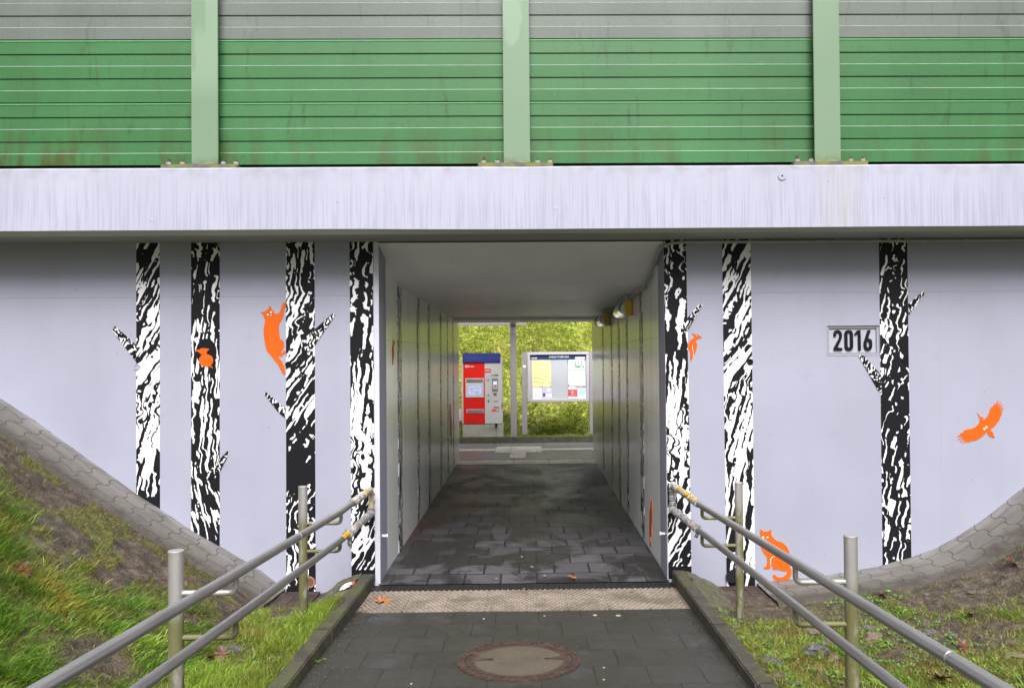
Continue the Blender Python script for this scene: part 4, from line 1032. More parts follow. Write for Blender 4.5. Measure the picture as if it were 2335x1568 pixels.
def castle(r0, r1, lo, hi, n):
    bm = bmesh.new(); P = {}
    def pt(a, r, h):
        k = (a % n, r, h)
        if k not in P: t = 2*math.pi*(a % n)/n; x, y = MX+r*math.cos(t), MY+r*math.sin(t); P[k] = bm.verts.new((x, y, mz(y)+h))
        return P[k]
    for k in range(n):
        h = hi if k % 2 else lo
        bm.faces.new((pt(k, r0, h), pt(k, r1, h), pt(k+1, r1, h), pt(k+1, r0, h)))
        for r in (r0, r1):
            if k % 2: bm.faces.new((pt(k, r, lo), pt(k, r, hi), pt(k+1, r, hi), pt(k+1, r, lo)))
        bm.faces.new((pt(k, r0, lo), pt(k, r1, lo), pt(k, r1, hi), pt(k, r0, hi)))
    bmesh.ops.recalc_face_normals(bm, faces=bm.faces); me = bpy.data.meshes.new('tread'); bm.to_mesh(me); bm.free(); me.materials.append(M['rustiron'])
    o = bpy.data.objects.new('tread', me); COL.objects.link(o); o.parent = mh
castle(.290, .309, .0062, .0105, 88); castle(.338, .356, .0076, .0118, 96)
for sx in (-1, 1):
    m = MB(); a = math.radians(0 if sx > 0 else 180)+sx*.12
    v = []
    for rr, w in ((.165, .012), (.20, .014), (.24, .03), (.275, .06)):
        for q in (-w, w): x, y = MX+rr*math.cos(a)-q*math.sin(a), MY+rr*math.sin(a)+q*math.cos(a); v.append((x, y, mz(y)+.0062))
    m.add(v, [(0, 1, 3, 2), (2, 3, 5, 4), (4, 5, 7, 6)])
    m.build('lifting_lug', M['rustiron'], mh)
    m = MB(); c, s = math.cos(a), math.sin(a); v = [(MX+r*c-q*s, MY+r*s+q*c) for r, q in ((.152, -.011), (.18, -.011), (.18, .011), (.152, .011))]
    m.add([(x, y, mz(y)+.0068) for x, y in v], [(0, 1, 2, 3)]); m.build('key_slot', M['dark'], mh)

# ------------------------------------------------------------------ gully grates
def gully(x0, x1, y0, y1, z, label):
    t = empty('gully_grate', label, 'drain grate'); m = MB(); m.box(x0, x1, y0, y1, z-.03, z-.02, 1)
    m.box(x0, x1, y0, y0+.02, z-.02, z); m.box(x0, x1, y1-.02, y1, z-.02, z); m.box(x0, x0+.02, y0+.02, y1-.02, z-.02, z); m.box(x1-.02, x1, y0+.02, y1-.02, z-.02, z)
    y = y0+.045
    while y < y1-.03: m.box(x0+.02, x1-.02, y, y+.018, z-.018, z-.001); y += .042
    for q in (.33, .66): xm = lerp(x0, x1, q); m.box(xm-.012, xm+.012, y0+.02, y1-.02, z-.016, z+.0015)
    m.build('grate', [M['rustiron'], M['dark']], t, bevel=.002)
    m = MB(); m.box(x0-.03, x1+.03, y0-.03, y1+.03, z-.2, z-.032); m.build('frame', M['kerb'], t); return t
gully(-1.985, -1.70, 6.24, 6.63, -.028, 'rusty gully grate at the wall foot left of the path')
gully(1.56, 1.85, 6.22, 6.63, -.026, 'rusty gully grate at the wall foot right of the path')
# mortar haunches beside the kerbs
def lump(name, xs_, ys_, hf, mat, label, cat, seed):
    X, Y = np.meshgrid(xs_, ys_); Z = gz(X, Y)+hf(X, Y)+(fbm(X*14, Y*14, 4, seed)-.5)*.035
    nx, ny = len(xs_), len(ys_); v = np.stack([X.ravel(), Y.ravel(), Z.ravel()], 1); i = np.arange(nx*ny).reshape(ny, nx)
    f = np.stack([i[:-1, :-1].ravel(), i[:-1, 1:].ravel(), i[1:, 1:].ravel(), i[1:, :-1].ravel()], 1)
    o = mesh_obj(name, v.tolist(), f.tolist(), mat, smooth=True); return tag(o, label, cat)
lump('mortar_haunch', np.linspace(-1.72, -1.366, 46), np.linspace(5.95, YF-.002, 60), lambda x, y: .065*sstep(5.95, 6.4, y)*sstep(-1.72, -1.5, x)-.03*sstep(-1.5, -1.72, x)-.03*sstep(6.2, 5.95, y), M['mortar'], 'rough mossy mortar haunch against the wall beside the left kerb', 'mortar haunch', 61)
lump('mortar_haunch', np.linspace(1.269, 1.60, 46), np.linspace(5.7, YF-.002, 60), lambda x, y: .055*sstep(5.7, 6.3, y)*sstep(1.60, 1.42, x)-.03*sstep(1.45, 1.6, x)-.03*sstep(6.1, 5.7, y), M['mortar'], 'rough mossy mortar haunch against the wall beside the right kerb', 'mortar haunch', 62)

# ------------------------------------------------------------------ conduit and tunnel lamps
cd = empty('cable_conduit', 'painted cable conduit under the beam bending into the underpass on the right', 'conduit')
w0 = atY(1530, 553, 6.62); w1 = atY(2335, 546, 6.62); zc = (w0.z+w1.z)/2-.0
cpts = [(8.4, 6.632, zc), (1.28, 6.632, zc), (1.20, 6.635, zc-.004), (1.135, 6.655, zc-.02), (1.105, 6.70, zc-.05), (1.10, 6.76, zc-.072), (1.10, 7.62, 2.505), (1.10, 7.85, 2.488), (1.10, 8.74, 2.475)]
m = MB(); m.tube(cpts, .0125, 12); m.build('pipe', M['pipe'], cd, smooth=True)
m = MB(); m.tube([(1.10, 9.66, 2.465), (1.10, 11.2, 2.45)], .0125, 12); m.build('pipe', M['pipe'], cd, smooth=True)
for p in [(1.55, 6.636, zc), (2.55, 6.636, zc), (3.6, 6.636, zc), (4.7, 6.636, zc), (1.10, 7.0, zc-.132), (1.10, 7.3, zc-.215), (1.10, 7.66, 2.505)]:
    g = MB()
    if p[1] < 6.64: g.box(p[0]-.009, p[0]+.009, p[1]-.016, YF-.001, p[2]-.018, p[2]+.018)
    else: g.box(p[0]-.018, XR-.001, p[1]-.009, p[1]+.009, p[2]-.017, p[2]+.017)
    g.build('clip', M['pipe'], cd, bevel=.003)
def lamp(y0, L, zt, label):
    t = empty('tunnel_lamp', label, 'lamp')
    prof = [(XR-.012, zt), (XR-.06, zt-.002), (XR-.105, zt-.03), (XR-.128, zt-.075), (XR-.128, zt-.115), (XR-.10, zt-.15), (XR-.055, zt-.172), (XR-.012, zt-.165)]
    m = MB(); n = 14; v = []
    P = smooth_poly(prof)
    m.prism(P, y0+.03, y0+L); m.build('cover', M['lampcover'], t, smooth=True)
    m = MB(); m.prism([(XR-.008, zt-.005), (XR-.075, zt-.02), (XR-.082, zt-.14), (XR-.05, zt-.175), (XR-.008, zt-.172)], y0, y0+.10); m.build('end_cap', M['yellow'], t, bevel=.004)
    for yy in (y0+.105, y0+L-.02):
        m = MB(); Q = [(x-.004, z) for x, z in P]; m.tube([(x, yy, z) for x, z in Q[1:-1]], .004, 6, caps=True); m.build('strap', M['dark'], t)
    m = MB(); m.box(XR-.09, XR-.002, y0+.02, y0+.05, zt-.01, zt+.05); m.tube([(XR-.06, y0+.018, zt+.03), (XR-.06, y0+.052, zt+.03)], .02, 12); m.build('bracket', M['pipe'], t, bevel=.004)
    return t
g1 = lamp(8.72, .93, 2.46, 'nearer bulkhead lamp with a yellow end on the right tunnel wall'); g2 = lamp(11.15, .93, 2.44, 'farther bulkhead lamp with a yellow end on the right tunnel wall')
for q in (g1, g2): q['group'] = 'lamps along the right tunnel wall'

# ------------------------------------------------------------------ ticket machine
MYF = 17.2
c7 = CP(1600, 1200, .2168); w7 = lambda x, y: (lambda w: (w.x, w.z))(atY(*c7(x, y), MYF))
tm = empty('ticket_machine', 'red and grey ticket machine with a blue header on a concrete plinth beyond the underpass', 'ticket machine')
ax, az = w7(18, 1250); bx, bz = w7(662, 185)
kx = lambda x: lerp(ax, bx, (x-18)/(662-18)); kz = lambda y: lerp(bz, az, (y-185)/(1250-185))
def mbox(name, x0, x1, y0, y1, proud, mat, dep=.0, parent=None, bevel=.0, back=None):
    m = MB(); m.box(kx(x0), kx(x1), MYF-proud, MYF-dep if back is None else back, kz(y1), kz(y0)); return m.build(name, M[mat], parent or tm, bevel=bevel)
body = mbox('body', 18, 662, 185, 1250, 0, 'lgrey', -.45, bevel=.006)
mbox('header', 38, 632, 115, 262, .05, 'blue', -.30, bevel=.004)
mbox('front_panel', 44, 384, 268, 1248, .022, 'red', .0, body, .003); gp = mbox('front_panel', 388, 640, 268, 1248, .022, 'lgrey', 0, body, .003)
mbox('edge_strip', 384.5, 387.5, 268, 1248, .024, 'white', .001, body)
mbox('plinth', 28, 672, 1258, 1512, .02, 'base', -.5, bevel=.006)
mbox('side_gap', 18, 662, 1250, 1258, -.01, 'dark', -.4)
scr = mbox('screen_frame', 78, 368, 517, 824, .034, 'lgrey', .021, None, .003)
mbox('hood_recess', 90, 356, 530, 592, .036, 'steelbtn', .033, scr); mbox('screen', 112, 338, 628, 790, .038, 'screen', .033, scr); mbox('bezel', 106, 344, 622, 796, .036, 'mgrey', .033, scr)
mbox('bezel', 96, 352, 594, 818, .0352, 'white', .033, scr)
for xx in (150, 296): mbox('camera_eye', xx-12, xx+12, 550, 566, .038, 'dgrey', .035, scr)
tr = mbox('ticket_tray', 92, 364, 1014, 1076, .034, 'lgrey', .021, None, .002); mbox('tray_glass', 104, 354, 1022, 1068, .037, 'steelbtn', .033, tr)
mbox('sticker', 388, 480, 366, 432, .026, 'red', .021, gp); mbox('sticker', 404, 480, 434, 458, .026, 'white', .021, gp)
for a, b, y in ((396, 462, 388), (392, 474, 406)): mbox('sticker_text', a, b, y-4, y+4, .028, 'white', .025, gp)
mbox('sign_strip', 486, 598, 460, 482, .026, 'dgrey', .021, gp); mbox('sign_text', 492, 540, 466, 476, .028, 'lgrey', .025, gp)
pad = mbox('card_reader', 498, 592, 520, 734, .028, 'steelbtn', .021); mbox('hood', 500, 590, 522, 548, .030, 'mgrey', .027, pad); mbox('keypad', 506, 586, 575, 700, .033, 'mgrey', .027, pad)
mbox('face_plate', 510, 582, 560, 690, .0345, 'lgrey', .032, pad); mbox('display', 524, 572, 582, 614, .037, 'lcd', .033, pad); mbox('keys', 530, 566, 634, 662, .037, 'mgrey', .033, pad)
mbox('slot_plate', 520, 572, 754, 798, .028, 'mgrey', .021, gp); mbox('coin_slot', 528, 566, 764, 786, .031, 'dgrey', .027, gp)
for a, b, y, h in ((532, 592, 891, 5), (524, 602, 987, 5)): mbox('slot', a, b, y-h, y+h, .028, 'dark', .021, gp)
mbox('sticker', 494, 606, 1014, 1052, .026, 'pink', .021, gp); mbox('hand_symbol', 565, 592, 1024, 1042, .028, 'white', .025, gp)
for (x, y, w, h) in ((438, 547, 20, 24), (438, 791, 16, 30), (441, 888, 22, 42)): mbox('pictogram', x-w/2, x+w/2, y-h/2, y+h/2, .025, 'dgrey', .021, gp)
for (x, y) in ((408, 520), (408, 552), (465, 538), (470, 787), (468, 872), (492, 892)): mbox('arrow', x-7, x+7, y-1.5, y+1.5, .025, 'mgrey', .021, gp); mbox('arrow', x-1.5, x+1.5, y-6, y+6, .0252, 'mgrey', .021, gp)
mbox('lock', 645, 663, 918, 985, .012, 'mgrey', -.01, body); mbox('lock_bar', 650, 656, 930, 965, .02, 'lgrey', .011, body)
mbox('cable_gland', 542, 580, 1250, 1288, .06, 'dark', .0, body); mbox('cable', 557, 563, 1288, 1508, .032, 'mgrey', .021, body)
m = MB(); m.tube([(kx(100), MYF+.1, kz(115)), (kx(100), MYF+.1, kz(102))], .03, 12); m.build('lamp_socket', M['dgrey'], tm)
lg = mbox('logo_plate', 76, 134, 308, 345, .024, 'white', .021, gp)
tz = kz(340); text_mesh('lettering', 'DB', .036, (kx(83), MYF-.026, kz(338)), M['pink'], gp, .001, 1.1, .001)
text_mesh('lettering', 'BAHN', .036, (kx(144), MYF-.024, kz(338)), M['white'], gp, .001, 1.0, .0016)
text_mesh('lettering', 'Fahrkarten', .062, (kx(82), MYF-.052, kz(195)), M['faint'], tm, .001, .95)
m = MB(); m.tube([(kx(-75)-.0, MYF-.12, kz(1040)), (kx(-62), MYF-.12, kz(1050)), (kx(-58), MYF-.12, kz(1100)), (kx(-58), MYF-.12, kz(1180)), (kx(-75), MYF-.12, kz(1195))], .012, 8)
m.build('grab_handle', M['alu'], tm, smooth=True); mbox('side_shelf', -150, -72, 990, 1240, .2, 'lgrey', .05)
mbox('side_arm', -100, 20, 1030, 1200, -.05, 'lgrey', -.2)

# ------------------------------------------------------------------ information board
IY = 17.15; c8 = CP(1810, 1200, .1339)
ib = empty('information_board', 'glazed information board headed Information on two grey posts beyond the underpass', 'notice board')
ia, iz0 = (lambda w: (w.x, w.z))(atY(*c8(160, 1455), IY)); ib1, iz1 = (lambda w: (w.x, w.z))(atY(*c8(1750, 150), IY))
jx = lambda x: lerp(ia, ib1, (x-160)/1590); jz = lambda y: lerp(iz1, iz0, (y-150)/1305)
def ibox(name, x0, x1, y0, y1, proud, mat, dep=0, parent=None, bevel=0):
    m = MB(); m.box(jx(x0), jx(x1), IY-proud, IY-dep, jz(y1), jz(y0)); return m.build(name, M[mat], parent or ib, bevel=bevel)
cs = ibox('case', 160, 1750, 150, 1455, 0, 'greymetal', -.10, None, .004)
for a, b, c, d_ in ((165, 1745, 155, 222), (165, 1745, 1385, 1450), (165, 232, 222.5, 1384.5), (1678, 1745, 222.5, 1384.5)): ibox('frame', a, b, c, d_, .05, 'alu', 0, None, .004)
bd = ibox('back_board', 232, 1678, 222, 1385, .006, 'board', 0); hd = ibox('header', 233, 1677, 223, 352, .012, 'navy', .0055)
text_mesh('lettering', 'Information', .112, (jx(718), IY-.014, jz(306)), M['flake'], hd, .001, .80, .0009)
ibox('header_badge', 270, 352, 290, 328, .014, 'alu', .011, hd); ibox('header_badge', 366, 410, 290, 328, .014, 'white', .011, hd); ibox('header_label', 1392, 1645, 284, 344, .014, 'white', .011, hd)
def sheet(name, x0, x1, y0, y1, mat, lines=(), lm='txt', label=None):
    o = ibox(name, x0, x1, y0, y1, .010, mat, .0055, bd)
    if label: o['label'] = label
    if lines:
        m = MB()
        for a, b, y, h in lines: m.box(jx(a), jx(b), IY-.0112, IY-.0095, jz(y+h/2), jz(y-h/2))
        m.build('print', M[lm], o)
    return o
sh = sheet('timetable', 285, 768, 368, 1065, 'yellowpaper', [(a, b, y, 8) for a, b, y in ((300, 412, 414), (440, 522, 414), (300, 590, 447), (605, 745, 508), (450, 598, 571), (300, 445, 634), (605, 748, 632), (455, 598, 726), (606, 752, 749), (606, 752, 807), (303, 462, 829), (458, 600, 851), (303, 450, 933), (460, 600, 960))], 'brown', 'yellow departures timetable')
m = MB()
for q in range(28):
    for a in (310, 360, 460, 510, 610, 660): m.box(jx(a), jx(a+random.uniform(25, 45)), IY-.0108, IY-.0095, jz(470+q*17+3), jz(470+q*17-2))
m.build('print', M['yellowpaper'], sh)
sheet('notice', 295, 536, 1076, 1388, 'paper', [(308, 442, 1132, 7)]+[(330, 330+random.uniform(120, 165), 1160+k*22, 5) for k in range(9)])
sheet('poster', 548, 792, 1062, 1386, 'lilac'); ibox('poster_diamond', 655, 752, 1110, 1185, .012, 'paper', .0095, bd); ibox('poster_box', 636, 782, 1240, 1330, .012, 'paper', .0095, bd); ibox('poster_box', 560, 612, 1225, 1310, .012, 'blue', .0095, bd)
ibox('poster_back', 1203, 1650, 360, 1050, .0085, 'greenprint', .0055, bd)
s2 = sheet('notice', 1216, 1648, 362, 628, 'paper', [(1240, 1600, 405, 5), (1240, 1330, 430, 5), (1266, 1340, 455, 5), (1240, 1300, 500, 5)]); s3 = sheet('notice', 1216, 1648, 648, 1046, 'paper', [(1240, 1320, 680+k*24, 4) for k in range(14)]+[(1520, 1610, 690+k*24, 4) for k in range(13)]+[(1380, 1480, 870+k*22, 4) for k in range(6)])
for o in (s2, s3): o.location.y = -.003
for a, b in ((1383, 420), (1458, 420), (1535, 420), (1383, 472), (1535, 472)): ibox('pictogram', a, a+36, b, b+34, .016, 'mgrey', .0125, s2)
ibox('green_bar', 1383, 1620, 516, 566, .016, 'greenprint', .0125, s2); ibox('green_bar_tile', 1533, 1572, 519, 563, .018, 'paper', .0155, s2)
ps = sheet('poster', 1198, 1440, 1062, 1376, 'pink', (), label='red poster with a white lamp outline')
ibox('white_band', 1208, 1432, 1064, 1140, .012, 'paper', .0095, ps); ibox('white_band', 1208, 1430, 1328, 1374, .012, 'paper', .0095, ps)
ibox('print', 1220, 1400, 1292, 1297, .012, 'white', .0095, ps); ibox('print', 1220, 1330, 1304, 1309, .012, 'white', .0095, ps); ibox('print', 1216, 1410, 1102, 1107, .014, 'mgrey', .0115, ps)
m = MB(); P = [(jx(a), jz(b)) for a, b in ((1285, 1205), (1297, 1183), (1320, 1175), (1343, 1185), (1352, 1207), (1338, 1222), (1334, 1262), (1302, 1262), (1300, 1222))]
P2 = [(jx(a), jz(b)) for a, b in ((1298, 1203), (1306, 1192), (1320, 1187), (1334, 1194), (1340, 1205), (1328, 1216), (1325, 1252), (1310, 1252), (1310, 1216))]
m.prism(P, IY-.012, IY-.0095, 0, [P2]); m.build('lamp_outline', M['white'], ps)
mp_ = sheet('map_poster', 1448, 1672, 1076, 1372, 'paper'); ibox('red_edge', 1448, 1672, 1076, 1096, .012, 'pink', .0095, mp_); ibox('map', 1460, 1660, 1110, 1275, .012, 'teal', .0095, mp_)
for a, b in ((1210, 380), (1196, 425), (1640, 372), (750, 408), (738, 952), (505, 1066), (764, 1056), (1224, 1024), (1212, 1058), (1218, 1150), (1246, 1258), (1410, 1068), (540, 1060)):
    m = MB(); m.tube([(jx(a), IY-.010, jz(b)), (jx(a), IY-.020, jz(b))], .012, 12); m.build('magnet', M['steelbtn'], bd)
gl = MB(); gl.box(jx(233), jx(1677), IY-.042, IY-.038, jz(1384), jz(223)); gl.build('pane', M['glass'], ib)
ibox('post', 18, 150, 157, 2310, .0, 'greymetal', -.10, None, .004); ibox('post', 1757, 1880, 157, 2310, .0, 'greymetal', -.10, None, .004)
ibox('torn_sticker', 45, 125, 490, 560, .004, 'paper', -.001)

# ------------------------------------------------------------------ shelter
sh_ = empty('platform_shelter', 'grey shelter post and glass canopy between the ticket machine and the notice board', 'shelter')
c4 = CP(1560, 1090, .3509); SY = 17.1
sp = atY(*c4(641, 1240), SY); st_ = atY(*c4(638, 150), SY)
m = MB(); m.box(sp.x-.068, sp.x+.062, SY, SY+.09, .05, 2.52); m.build('post', M['greymetal'], sh_, bevel=.005)
m = MB(); m.box(sp.x-.062, sp.x+.058, 15.2, SY+.05, 2.525, 2.63); m.build('rafter', M['greymetal'], sh_)
m = MB(); m.box(sp.x-.055, sp.x+.05, SY-.006, SY-.0005, 2.33, 2.45)
for a in (-.025, .025): m.tube([(sp.x+a, SY-.014, 2.40), (sp.x+a, SY-.005, 2.40)], .014, 10)
m.build('joint_plate', M['alu'], sh_)
m = MB(); m.box(-3.8, sp.x+.26, 15.2, SY+.35, 2.535, 2.55); m.build('canopy_pane', M['canopy'], sh_)
m = MB(); m.box(-3.8, sp.x+.27, SY+.352, SY+.39, 2.50, 2.56); m.build('canopy_edge', M['greymetal'], sh_)
for xx in (-3.6,): m = MB(); m.box(xx-.06, xx+.06, SY, SY+.09, .05, 2.52); m.build('post', M['greymetal'], sh_)

# ------------------------------------------------------------------ far grassy bank
def fz(x, y):
    x = np.asarray(x, float); y = np.asarray(y, float)
    return .10+np.minimum(5.2, .72*np.maximum(0, y-17.75))+(fbm(x*1.3, y*1.3, 4, 70)-.5)*.10+(fbm(x*5, y*5, 3, 75)-.5)*.05
struct(grid('far_bank', np.linspace(-16, 16, 180), np.concatenate([np.linspace(17.07, 24, 120)[:-1], np.linspace(24, 70, 20)]), M['turf'], fz))

# ------------------------------------------------------------------ grass
def blades(name, P, L, W, lean, spread, mat, label, cat, bend=.5, rnd=None):
    N = len(P); yaw = rng.uniform(0, 2*np.pi, N)
    side = np.stack([np.cos(yaw), np.sin(yaw), np.zeros(N)], 1)
    d = lean+np.stack([rng.normal(0, spread, N), rng.normal(0, spread, N), np.abs(rng.normal(0, spread*.4, N))], 1)
    d /= np.linalg.norm(d, axis=1)[:, None]
    L = L*rng.uniform(.55, 1.35, N); W = W*rng.uniform(.7, 1.3, N)
    b = P; mid = b+d*(L*.5)[:, None]; hz = d*[1, 1, 0]; hn = np.linalg.norm(hz, axis=1)[:, None]+1e-6
    d2 = d+hz/hn*bend*rng.uniform(.3, 1.2, N)[:, None]-np.array([0, 0, 1])*(bend*.55); d2 /= np.linalg.norm(d2, axis=1)[:, None]
    tip = mid+d2*(L*.5)[:, None]; s = side*(W/2)[:, None]
    V = np.stack([b-s, b+s, mid+s*.8, mid-s*.8, tip], 1).reshape(-1, 3)
    me = bpy.data.meshes.new(name); me.vertices.add(5*N); me.vertices.foreach_set('co', V.ravel().astype(np.float32))
    base = np.arange(N)*5
    q = np.stack([base, base+1, base+2, base+3], 1); t = np.stack([base+3, base+2, base+4], 1)
    idx = np.concatenate([q, t], 1).ravel(); me.loops.add(7*N); me.loops.foreach_set('vertex_index', idx)
    me.polygons.add(2*N); me.polygons.foreach_set('loop_start', np.stack([np.arange(N)*7, np.arange(N)*7+4], 1).ravel()); 
    me.update(calc_edges=True)
    at = me.attributes.new('rnd', 'FLOAT', 'POINT'); r = rng.uniform(0, 1, N) if rnd is None else rnd
    at.data.foreach_set('value', np.repeat(r, 5).astype(np.float32)); me.materials.append(mat)
    o = bpy.data.objects.new(name, me); COL.objects.link(o); return stuff(o)
def scatter(n, x0, x1, y0, y1, prob):
    x = rng.uniform(x0, x1, n); y = rng.uniform(y0, y1, n); k = rng.uniform(0, 1, n) < prob(x, y); return x[k], y[k]
def clump(x, y, s): return vnoise(x*s, y*s, 91)
# lush combed grass on the left bank
x, y = scatter(150000, -4.2, -1.39, 2.0, 6.1, lambda x, y: sstep(.35, .9, grass_amt(x, y))*(.25+.75*sstep(.3, .6, clump(x, y, 9)))*sstep(-1.75, -2.15, x)*sstep(5.6, 5.2, y-.0))
z = gz(x, y); cl = vnoise(x*5, y*5, 17)
ln = np.stack([.95+.5*(cl-.5), -.55+.9*(vnoise(x*2, y*2, 55)-.5), .62+.5*vnoise(x*3, y*3, 23)], 1)
patch = vnoise(x*2.2+9, y*2.2, 77); r = np.clip(rng.uniform(.1, 1, len(x))*.75+.3*(vnoise(x*7, y*7, 12)-.2)-.55*sstep(.5, .72, fbm(x*3+4, y*3, 3, 41)), 0, 1)
blades('grass', np.stack([x, y, z-.006], 1), .085+.05*vnoise(x*2, y*2, 5), .0042, ln, .42, M['blade'], '', '', .55, r)
# short mossy grass elsewhere on the left
x, y = scatter(110000, -4.9, -1.38, 2.4, 6.25, lambda x, y: (.12+.9*grass_amt(x, y)))
ln = np.stack([.5+0*x, -.3+0*x, .8+0*x], 1); r = np.clip(rng.uniform(0, 1, len(x))*.6+.5*sstep(-2.3, -1.6, x)-.1+.25*(grass_amt(x, y)-.5), 0, 1)
blades('grass', np.stack([x, y, gz(x, y)-.004], 1), .034+0*x, .0032, ln, .6, M['dryblade'], '', '', .5, r)
x, y = scatter(45000, -1.95, -1.37, 2.6, 6.0, lambda x, y: sstep(.35, .6, vnoise(x*4, y*4, 31)+.25*sstep(-1.9, -1.4, x)))
blades('grass', np.stack([x, y, gz(x, y)-.004], 1), .05+.03*vnoise(x*5, y*5, 3), .003, np.stack([.2+0*x, -.1+0*x, .9+0*x], 1), .4, M['dryblade'], '', '', .5, np.clip(rng.uniform(.45, 1, len(x)), 0, 1))
# right side
x, y = scatter(170000, 1.275, 4.4, 2.6, 6.15, lambda x, y: .06+.9*grass_amt(x, y))
blades('grass', np.stack([x, y, gz(x, y)-.004], 1), .032+.02*vnoise(x*3, y*3, 7), .0032, np.stack([-.2+0*x, -.2+0*x, .9+0*x], 1), .6, M['dryblade'], '', '', .5, np.clip(rng.uniform(0, 1, len(x))*.85+.2*(vnoise(x*2, y*2, 44)-.3), 0, 1))
x, y = scatter(60000, 1.9, 4.6, 2.6, 5.9, lambda x, y: sstep(.5, .75, vnoise(x*2.1, y*2.1, 66)+.3*sstep(2.2, 3.4, x))*sstep(.3, .7, grass_amt(x, y)))
blades('grass', np.stack([x, y, gz(x, y)-.004], 1), .085+0*x, .0038, np.stack([-.6+0*x, -.4+0*x, .75+0*x], 1), .4, M['blade'], '', '', .5, rng.uniform(.15, 1, len(x)))
# grass far beyond
x, y = scatter(130000, -2.6, 3.2, 17.3, 23.5, lambda x, y: .25+.75*sstep(.25, .55, fbm(x*1.5, y*1.5, 3, 3)))
r = np.clip(.1+.9*rng.uniform(0, 1, len(x))*(.5+.8*fbm(x*1.3, y*1.3, 3, 19)), 0, 1)
blades('grass', np.stack([x, y, fz(x, y)-.008], 1), .05+.04*vnoise(x*3, y*3, 8), .017, np.stack([0*x, -.6+0*x, .75+0*x], 1), .55, M['farblade'], '', '', .6, r)
# leafy ground cover: small round leaves
def leaves(x, y, zf, s, name):
    V = []; Fc = []; rr = []
    for a, b in zip(x, y):
        z0 = float(zf(a, b)); n = random.randint(3, 6); r0 = random.random()
        for k in range(n):
            an = random.uniform(0, 6.283); L = s*random.uniform(.6, 1.3); w = L*.42; up = random.uniform(.25, .8)
            dx, dy = math.cos(an), math.sin(an); i = len(V)
            o = (a+dx*L*.15, b+dy*L*.15)
            for q, ww, h in ((0, .12, 0), (.45, 1, .5), (.8, .8, .8), (1.05, .05, .75)):
                for sg in (-1, 1): V.append((o[0]+dx*L*q-dy*w*ww*sg*.5, o[1]+dy*L*q+dx*w*ww*sg*.5, z0+.004+h*up*L+(0.1*w if sg else 0)))
            Fc += [(i, i+1, i+3, i+2), (i+2, i+3, i+5, i+4), (i+4, i+5, i+7, i+6)]; rr += [min(1, max(0, r0+random.uniform(-.2, .2)))]*8
    o = mesh_obj(name, V, Fc, M['leaf'], smooth=True); at = o.data.attributes.new('rnd', 'FLOAT', 'POINT'); at.data.foreach_set('value', rr); return o
x, y = scatter(1100, 1.29, 2.7, 3.2, 6.1, lambda x, y: sstep(.42, .62, fbm(x*2.5, y*2.5, 3, 88)+.16*sstep(1.9, 1.3, x)))
stuff(leaves(x, y, gz, .022, 'ground_cover'))
x, y = scatter(160, -1.9, -1.4, 3.2, 5.8, lambda x, y: .5+0*x); stuff(leaves(x, y, gz, .03, 'ground_cover'))
x, y = scatter(2600, -2.4, 3.0, 17.4, 23.0, lambda x, y: sstep(.5, .62, fbm(x*1.1, y*1.1, 3, 12))); stuff(leaves(x, y, fz, .05, 'ground_cover'))
# straw and twigs lying on the mud
x, y = scatter(5200, -4.5, -1.5, 3.0, 6.3, lambda x, y: .3+.7*(1-grass_amt(x, y)))
x2, y2 = scatter(5200, 1.4, 4.4, 3.0, 6.2, lambda x, y: .3+.7*(1-grass_amt(x, y))); x = np.r_[x, x2]; y = np.r_[y, y2]
blades('straw', np.stack([x, y, gz(x, y)+.003], 1), .06+0*x, .0028, np.stack([.8+0*x, -.6+0*x, .08+0*x], 1), .6, M['dryblade'], '', '', .1, rng.uniform(0, .35, len(x)))

# ------------------------------------------------------------------ small things
def stone(cx_, cy_, wpx, hr, mat, label, sq=.7, cat='rock'):
    p = on_ground(cx_, cy_); r = wpx/2*p.y/F
    bm = bmesh.new(); bmesh.ops.create_icosphere(bm, subdivisions=4, radius=1); sd = random.uniform(0, 99)
    from mathutils import noise as mn
    for v in bm.verts:
        c = v.co.copy(); f = 1+.45*mn.noise(c*.9+Vector((sd, 0, 0)))+.16*mn.noise(c*2.6+Vector((0, sd, 0)))+.05*mn.noise(c*7)
        cell = mn.noise(Vector((round(c.x*1.4), round(c.y*1.4), round(c.z*1.4)+sd)))*.08
        v.co = Vector((c.x*f, c.y*f*sq, c.z*f*hr))*(1+cell)
    me = bpy.data.meshes.new('rock'); rot = Matrix.Rotation(random.uniform(-.4, .4), 4, 'Z'); bm.transform(rot @ Matrix.Scale(r, 4)); bm.to_mesh(me); bm.free()
    me.materials.append(M[mat]); me.polygons.foreach_set('use_smooth', [True]*len(me.polygons))
    o = bpy.data.objects.new('rock', me); COL.objects.link(o); o.location = p+Vector((0, 0, r*hr*.15)); return tag(o, label, cat, 'stones lying in the grass')
